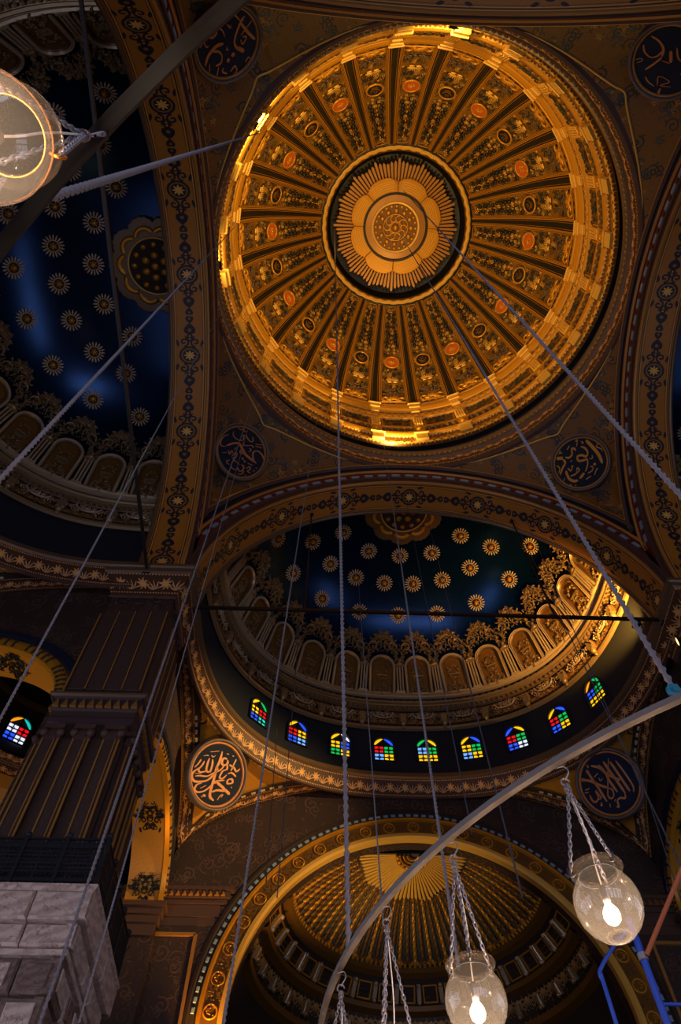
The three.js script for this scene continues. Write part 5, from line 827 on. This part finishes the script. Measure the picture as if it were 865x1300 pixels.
outerWall('wall_right', 'right outer wall with five tall daylight windows', -PI / 2, WIN, 0.5);
outerWall('wall_left', 'left outer wall with tall daylight windows behind the left bay', PI / 2, WIN, 0.7);
single('ceiling', 'plain vault slabs over the corner rooms', 'ceiling', merge([[1, 1], [1, -1], [-1, 1]].map(([a, b]) => box(10, 0.4, 10, a * 17.2, 24.6, b * 17.2))), M.stone, { kind: 'structure' });
// ---------------------------------------------------------------- chandelier rings, lamps, chains and ropes
function torusRing(R, h, r, w) { return sweep(circle(160), [[R - w, h - r], [R + w, h - r], [R + w, h + r], [R - w, h + r], [R - w, h - r]]); }
const RH = 4.22;
{
  const g = thing('chandelier_ring', 'pale grey iron ring beam that carries the small globe lamps', 'chandelier');
  mesh('ring_beam', torusRing(4.23, RH, 0.018, 0.018), M.ring, g);
  const h = thing('chandelier_ring', 'dark iron ring beam close overhead, beside the large near globe lamp', 'chandelier');
  mesh('ring_beam', torusRing(7.7, RH, 0.024, 0.014), M.ringDark, h);
  mesh('ring_flange', torusRing(7.725, RH + 0.016, 0.007, 0.016), M.ringDark, h);
}
// twisted rope or chain between two points, with the strands modelled over its nearer part
function ropeGeo(a, b, r, pitch, detail) {
  const L0 = a.distanceTo(b), d = b.clone().sub(a).normalize(), x = V(0, 0, 0).crossVectors(d, Math.abs(d.y) > 0.9 ? V(1, 0, 0) : V(0, 1, 0)).normalize(), y = V(0, 0, 0).crossVectors(d, x);
  const near = Math.min(L0, detail), S = [];
  for (let s = 0; s < near; s += pitch / 10) S.push(s); if (near < L0) for (let k = 0; k <= 12; k++) S.push(lerp(near, L0, k / 12)); else S.push(L0);
  const N = 8, pos = [], idx = [];
  S.forEach((s, i) => { const c = a.clone().addScaledVector(d, s); for (let j = 0; j < N; j++) { const t = j / N * 2 * PI, q = r * (s < near ? 0.78 + 0.34 * Math.cos(2 * (t - s / pitch * PI)) : 0.9); const p = c.clone().addScaledVector(x, Math.cos(t) * q).addScaledVector(y, Math.sin(t) * q); pos.push(p.x, p.y, p.z); if (i) { const A0 = i * N + j, B0 = i * N + (j + 1) % N; idx.push(A0 - N, B0 - N, A0, A0, B0 - N, B0); } } });
  const g = new THREE.BufferGeometry(); g.setAttribute('position', new THREE.Float32BufferAttribute(pos, 3)); g.setIndex(idx); g.computeVertexNormals(); return g;
}
function linkChain(a, b, wire, link) { // real oval links
  const L0 = a.distanceTo(b), n = Math.max(3, Math.round(L0 / link)), d = b.clone().sub(a).normalize(), x = V(0, 0, 0).crossVectors(d, Math.abs(d.y) > 0.95 ? V(1, 0, 0) : V(0, 1, 0)).normalize(), y = V(0, 0, 0).crossVectors(d, x), out = [];
  const one = new THREE.TorusGeometry(link * 0.36, wire, 4, 10); one.scale(0.8, 1.75, 1);
  for (let i = 0; i < n; i++) { const p = a.clone().lerp(b, (i + 0.5) / n), u = i % 2 ? x : y, v = i % 2 ? y : x; out.push(place(one, p, u, d, V(0, 0, 0).crossVectors(u, d))); }
  return merge(out);
}
// suspension ropes: [label, lower end px, height there, upper anchor, radius, material]
const cyl = (u, v) => pxAtCyl(u, v, RING - 0.1), top = (u, v, h = 55.0) => pxAtH(u, v, h);
const ROPES = [
  ['pale twisted rope slanting from the near beam across the arch to the dome rim', pxAtH(62, 251, RH + 0.07), cyl(331, 168), 0.023, 'rope'],
  ['pale rope crossing the left half dome toward the dome rim', pxAtH(-30, 641, 4.6), cyl(303, 283), 0.019, 'rope'],
  ['long rope passing left of the left pier capital and over the painted arch', pxAtH(-20, 950, 5.2), cyl(294, 371), 0.015, 'rope'],
  ['rope crossing the marble balcony and the edge of the left pier', pxAtH(44, 1318, 4.4), cyl(338, 462), 0.02, 'rope'],
  ['thin rope crossing the corner of the marble balcony', pxAtH(100, 1300, 4.3), cyl(322, 520), 0.012, 'rope'],
  ['rope hanging past the left lettered corner roundel', pxAtH(281, 1320, 4.4), cyl(402, 535), 0.018, 'rope'],
  ['thin rope beside the left part of the apse arch', pxAtH(352, 1140, 9), pxAtH(383, 760, 25), 0.015, 'ropeDark'],
  ['thin line hanging right of the left corner roundel', pxAtH(338, 1120, 10), pxAtH(352, 925, 22), 0.014, 'ropeDark'],
  ['thick pale chain that holds the left end of the lamp ring', pxAtH(443, 1208, RH + 0.03), top(425, 292), 0.025, 'rope'],
  ['pale rope from the dome rim lamp down behind the lamp ring', pxAtH(583, 1230, 4.5), cyl(488, 566), 0.02, 'rope'],
  ['thin rope between the thick chain and the middle rope', pxAtH(487, 1172, 5.5), pxAtH(455, 735, 34), 0.012, 'rope'],
  ['dark rope falling across the window ring to the right lamp chains', pxAtH(664, 1140, 6.2), pxAtH(544, 662, 36), 0.015, 'ropeDark'],
  ['dark line from the arch crown past the middle rosettes', pxAtH(600, 1060, 8), pxAtH(517, 642, 34.3), 0.014, 'ropeDark'],
  ['dark rope crossing the warm lit niches', pxAtH(870, 1110, 7), pxAtH(646, 646, 36), 0.016, 'ropeDark'],
  ['second dark rope over the warm lit niches', pxAtH(815, 1000, 9), pxAtH(664, 650, 35), 0.016, 'ropeDark'],
  ['thin dark line beside the right corner roundel', pxAtH(866, 1146, 8), pxAtH(780, 880, 24), 0.014, 'ropeDark'],
  ['pale rope from the sunburst to beyond the right pier', pxAtH(905, 673, 4.6), top(499, 227, 55.6), 0.021, 'rope'],
  ['pale rope from the dome centre to the clamp on the lamp ring', pxAtH(857, 876, RH + 0.12), top(504, 290, 55.4), 0.022, 'rope'],
];
for (const [label, a, b, r, m] of ROPES) single('suspension_rope', label, 'rope', ropeGeo(a, b, r * 0.82, r * 3.4, 14), M[m], {});
single('rope_clamp', 'small teal clamp on the pale lamp ring at the rope end', 'clamp', merge([place(new THREE.TorusGeometry(0.03, 0.014, 6, 12), pxAtH(857, 878, RH + 0.06), V(1, 0, 0), V(0, 1, 0), V(0, 0, 1)), place(bevelBox(0.05, 0.07, 0.05, 0.01), pxAtH(857, 877, RH + 0.08), V(1, 0, 0), V(0, 1, 0), V(0, 0, 1))]), M.teal);

// globe lamp hung on three chains: base at the ring eye
const globeGeo = lathe([[0.045, -0.132], [0.07, -0.128], [0.078, -0.12], [0.104, -0.098], [0.128, -0.062], [0.141, -0.02], [0.143, 0.018], [0.136, 0.058], [0.118, 0.095], [0.1, 0.12], [0.088, 0.134], [0.083, 0.146]], 40);
const rimGeo = lathe([[0.083, 0.144], [0.09, 0.152], [0.108, 0.158], [0.12, 0.163], [0.121, 0.169], [0.114, 0.173], [0.09, 0.166], [0.081, 0.152]], 40);
const footGeo = lathe([[0.03, -0.133], [0.045, -0.14], [0.054, -0.136], [0.052, -0.128]], 28);
const bulbGeo = lathe([[0.0, -0.082], [0.016, -0.079], [0.03, -0.066], [0.036, -0.046], [0.033, -0.026], [0.022, -0.006], [0.013, 0.006], [0.012, 0.012]], 18);
const socketGeo = lathe([[0.0, 0.01], [0.015, 0.01], [0.018, 0.03], [0.018, 0.075], [0.01, 0.09], [0.0, 0.092]], 14);
const bulbMat = mat('#fff0dc', 0.4, 0, { emissive: new THREE.Color('#ffe6c8'), emissiveIntensity: 9 });
const socketMat = mat('#d8d0c8', 0.5), holderMat = mat('#3a3638', 0.5);
function globeLamp(label, az, R, drop, lit = true, sc = 1, tilt = 0) {
  const a = az * D2R, at = V(R * Math.cos(a), RH - 0.1, R * Math.sin(a));
  const g = thing('globe_lamp', label, 'lamp', { at: [at.x, at.y - drop, at.z], group: 'globe lamps hung from the chandelier rings' });
  const wire = R > 6 ? M.brass : M.iron, S = (geo) => { const q = geo.clone(); q.scale(sc, sc, sc); return q; };
  const globe = mesh('glass_globe', S(globeGeo), M.glass, g); mesh('glass_rim', S(rimGeo), M.glass, globe); mesh('glass_foot', S(footGeo), M.glass, globe);
  mesh('bulb', S(bulbGeo), bulbMat, g); mesh('socket', S(socketGeo), holderMat, g);
  mesh('hook', merge([(() => { const t = new THREE.TorusGeometry(0.022, 0.005, 5, 14, 5); t.translate(0, drop - 0.04, 0); return t; })(), (() => { const c = new THREE.CylinderGeometry(0.016, 0.02, 0.03, 10); c.translate(0, drop - 0.075, 0); return c; })(), tube([V(0, drop - 0.03, 0), V(0.03, drop + 0.02, 0.01), V(0.02, drop + 0.06, 0), V(-0.02, drop + 0.05, 0)], 0.004, 16, 5)]), M.steel, g);
  for (let k = 0; k < 3; k++) { const t = (k * 120 + 20 + tilt) * D2R, e = V(0.112 * sc * Math.cos(t), 0.166 * sc, 0.112 * sc * Math.sin(t)); mesh('chain', linkChain(V(0, drop - 0.08, 0), e, 0.0042, 0.026), M.steel, g);
    mesh('wire_loop', merge([tube([e.clone().add(V(0, 0.012, 0)), e.clone().multiplyScalar(1.12).add(V(0, -0.01, 0)), V(e.x * 1.05, 0.14 * sc, e.z * 1.05), V(e.x * 0.86, 0.15 * sc, e.z * 0.86)], 0.0045, 12, 5)]), wire, g); }
  mesh('wire_band', (() => { const t = new THREE.TorusGeometry(0.088 * sc, 0.0022, 5, 32); t.rotateX(PI / 2); t.translate(0, 0.136 * sc, 0); return t; })(), wire, g);
  mesh('cable', tube([V(0, drop - 0.06, 0), V(0.012, drop * 0.5, 0.008), V(0.004, 0.2 * sc, 0), V(0, 0.09 * sc, 0)], 0.0035, 14, 5), socketMat, g);
  const l = new THREE.PointLight(L.bulbColor, L.bulb); l.position.set(0, -0.04, 0); l.castShadow = true; l.name = 'bulb_light'; g.add(l);
  return g;
}
// lamps in view: on the pale ring and one on the near ring
const LAMPS = [[135.6, 'clear globe lamp hanging over the blue scaffold pole', 0.69], [146.5, 'clear globe lamp with the bulb seen whole, hanging before the fluted apse', 0.77], [155.8, 'globe lamp whose chains hang left of the one before the apse', 0.86], [166, 'globe lamp below the joint of the thick chain and the ring'], [125.4, 'globe lamp on the ring beyond the scaffold pole lamp']];
for (const [az, label, drop = 0.72] of LAMPS) globeLamp(label, az, 4.23, drop, true, 1, az * 3);
globeLamp('large near globe lamp with orange wire hooks at the dark ring beam', 131.1, 7.7, 0.78, true, 1, 200);

// blue scaffold pole group and rusty pipe under the right lamp
{
  const g = thing('scaffold', 'blue painted steel scaffold poles below the right globe lamp', 'scaffold');
  const at = (u, v, h) => pxAtH(u, v, h), head = at(798, 1165, 4.9), side = at(763, 1236, 4.5), rod = (a, b, r) => tube([a, a.clone().lerp(b, 0.5), b], r, 4, 10);
  const on = (p, h) => V(p.x, h, p.z); // a point of the upright through p
  mesh('post', rod(on(head, 0.0), head, 0.026), M.scaffold, g);
  mesh('post', rod(on(side, 0.0), side, 0.015), M.scaffold, g);
  mesh('brace', tube([on(head, 4.84), on(head, 4.8).lerp(on(side, 4.6), 0.5), on(side, 4.52), on(side, 4.45)], 0.014, 18, 8), M.scaffold, g);
  mesh('cross_bar', rod(on(head, 4.28), on(head, 4.28).add(V(1.6, 0, 0.02)), 0.013), M.scaffold, g);
  mesh('base_plate', box(0.16, 0.012, 0.16, head.x, 0.006, head.z), M.steel, g); mesh('base_plate', box(0.12, 0.012, 0.12, side.x, 0.006, side.z), M.steel, g);
  mesh('collar', (() => { const c = new THREE.CylinderGeometry(0.036, 0.036, 0.05, 14); c.translate(head.x, 4.6, head.z); return c; })(), M.steel, g);
  mesh('rusty_pipe', rod(on(head, 4.6).add(V(0.02, 0, 0.03)), at(900, 1022, 5.5), 0.018), M.rust, g).userData.label = 'rusty brown pipe leaning up to the right';
}

// ---------------------------------------------------------------- floodlights on the cornices (each a fixture with its own lamp)
const floodGlass = mat('#ffe0b0', 0.3, 0, { emissive: new THREE.Color(L.floodColor), emissiveIntensity: 3 });
function floodlight(label, p, aim, power, angle, pen = 0.8, color = L.floodColor, size = 0.28) {
  const g = thing('floodlight', label, 'floodlight', { at: [p.x, p.y, p.z], group: 'floodlights on the cornices' });
  const n = aim.clone().sub(p).normalize(), r = V(0, 0, 0).crossVectors(Y, n).normalize(), u = V(0, 0, 0).crossVectors(n, r), B = (geo) => geo.applyMatrix4(M4().makeBasis(r, u, n));
  mesh('housing', B(lathe([[0.0, -size * 0.8], [size * 0.35, -size * 0.8], [size * 0.55, -size * 0.4], [size * 0.7, 0], [size * 0.62, 0]], 20).rotateX(PI / 2)), M.black, g);
  mesh('lens', B((() => { const c = new THREE.CircleGeometry(size * 0.6, 20); c.translate(0, 0, -0.02); return c; })()), floodGlass, g);
  mesh('bracket', B(merge([box(0.03, size * 0.9, 0.06, -size * 0.74, -size * 0.3, -0.08), box(0.03, size * 0.9, 0.06, size * 0.74, -size * 0.3, -0.08), box(size * 1.5, 0.03, 0.06, 0, -size * 0.75, -0.08)])), M.iron, g);
  const s = new THREE.SpotLight(color, power, 0, angle * D2R, pen, 2); s.position.copy(n).multiplyScalar(0.08); s.target.position.copy(n).multiplyScalar(4); s.castShadow = true; s.shadow.radius = 6; s.name = 'flood_beam'; g.add(s, s.target);
}
const onRing = (az, h = 39.35, r = RING - 0.02) => V(r * Math.sin(az * D2R), h, -r * Math.cos(az * D2R));
const across = (az, k, h) => V(-k * Math.sin(az * D2R), h, k * Math.cos(az * D2R));
floodlight('small black floodlight on the dome rim above the front arch', onRing(-3), across(-3, 1, 50), L.flood[0], 75);
floodlight('small black floodlight on the dome rim where the near rope ends', onRing(-126), across(-126, 1, 51), L.flood[1], 75);
floodlight('small floodlight on the far dome rim, opposite the front arch', onRing(176), across(176, 1, 51), L.flood[2], 75);
floodlight('small floodlight on the dome rim above the left arch', onRing(-88), across(-88, 1, 51), L.flood[3], 75);
floodlight('floodlight on the right pier capital, lighting the niches beside it', V(9.0, 25.45, -12.05), V(8.5, 30.6, -15.2), 520, 43, 0.7, 0xffb444);
floodlight('floodlight below the right pier capital, aimed across at the peach lettered roundel', V(9.55, 23.2, -11.2), V(-9.2, 22.0, -19.6), 1300, 20);
floodlight('floodlight on the far corner of the left pier, above its balcony rail', V(-12.75, 13.4, -12.75), V(-15.6, 22, -15.6), 62, 75);
floodlight('floodlight at the foot of the apse arch, beside its left jamb', V(-8.0, 12.2, -21.0), V(-7.9, 16.5, -21.5), 150, 34, 0.8, 0xffb444);
floodlight('floodlight at the sill of the apse, lighting the gold jamb and crown fan', V(-6.75, 13.6, -22.25), V(-1.0, 21.6, -23.3), 210, 27, 0.6);

scene.traverse((o) => { if (o.isMesh) { o.castShadow = true; o.receiveShadow = true; } });
renderer.render(scene, camera);
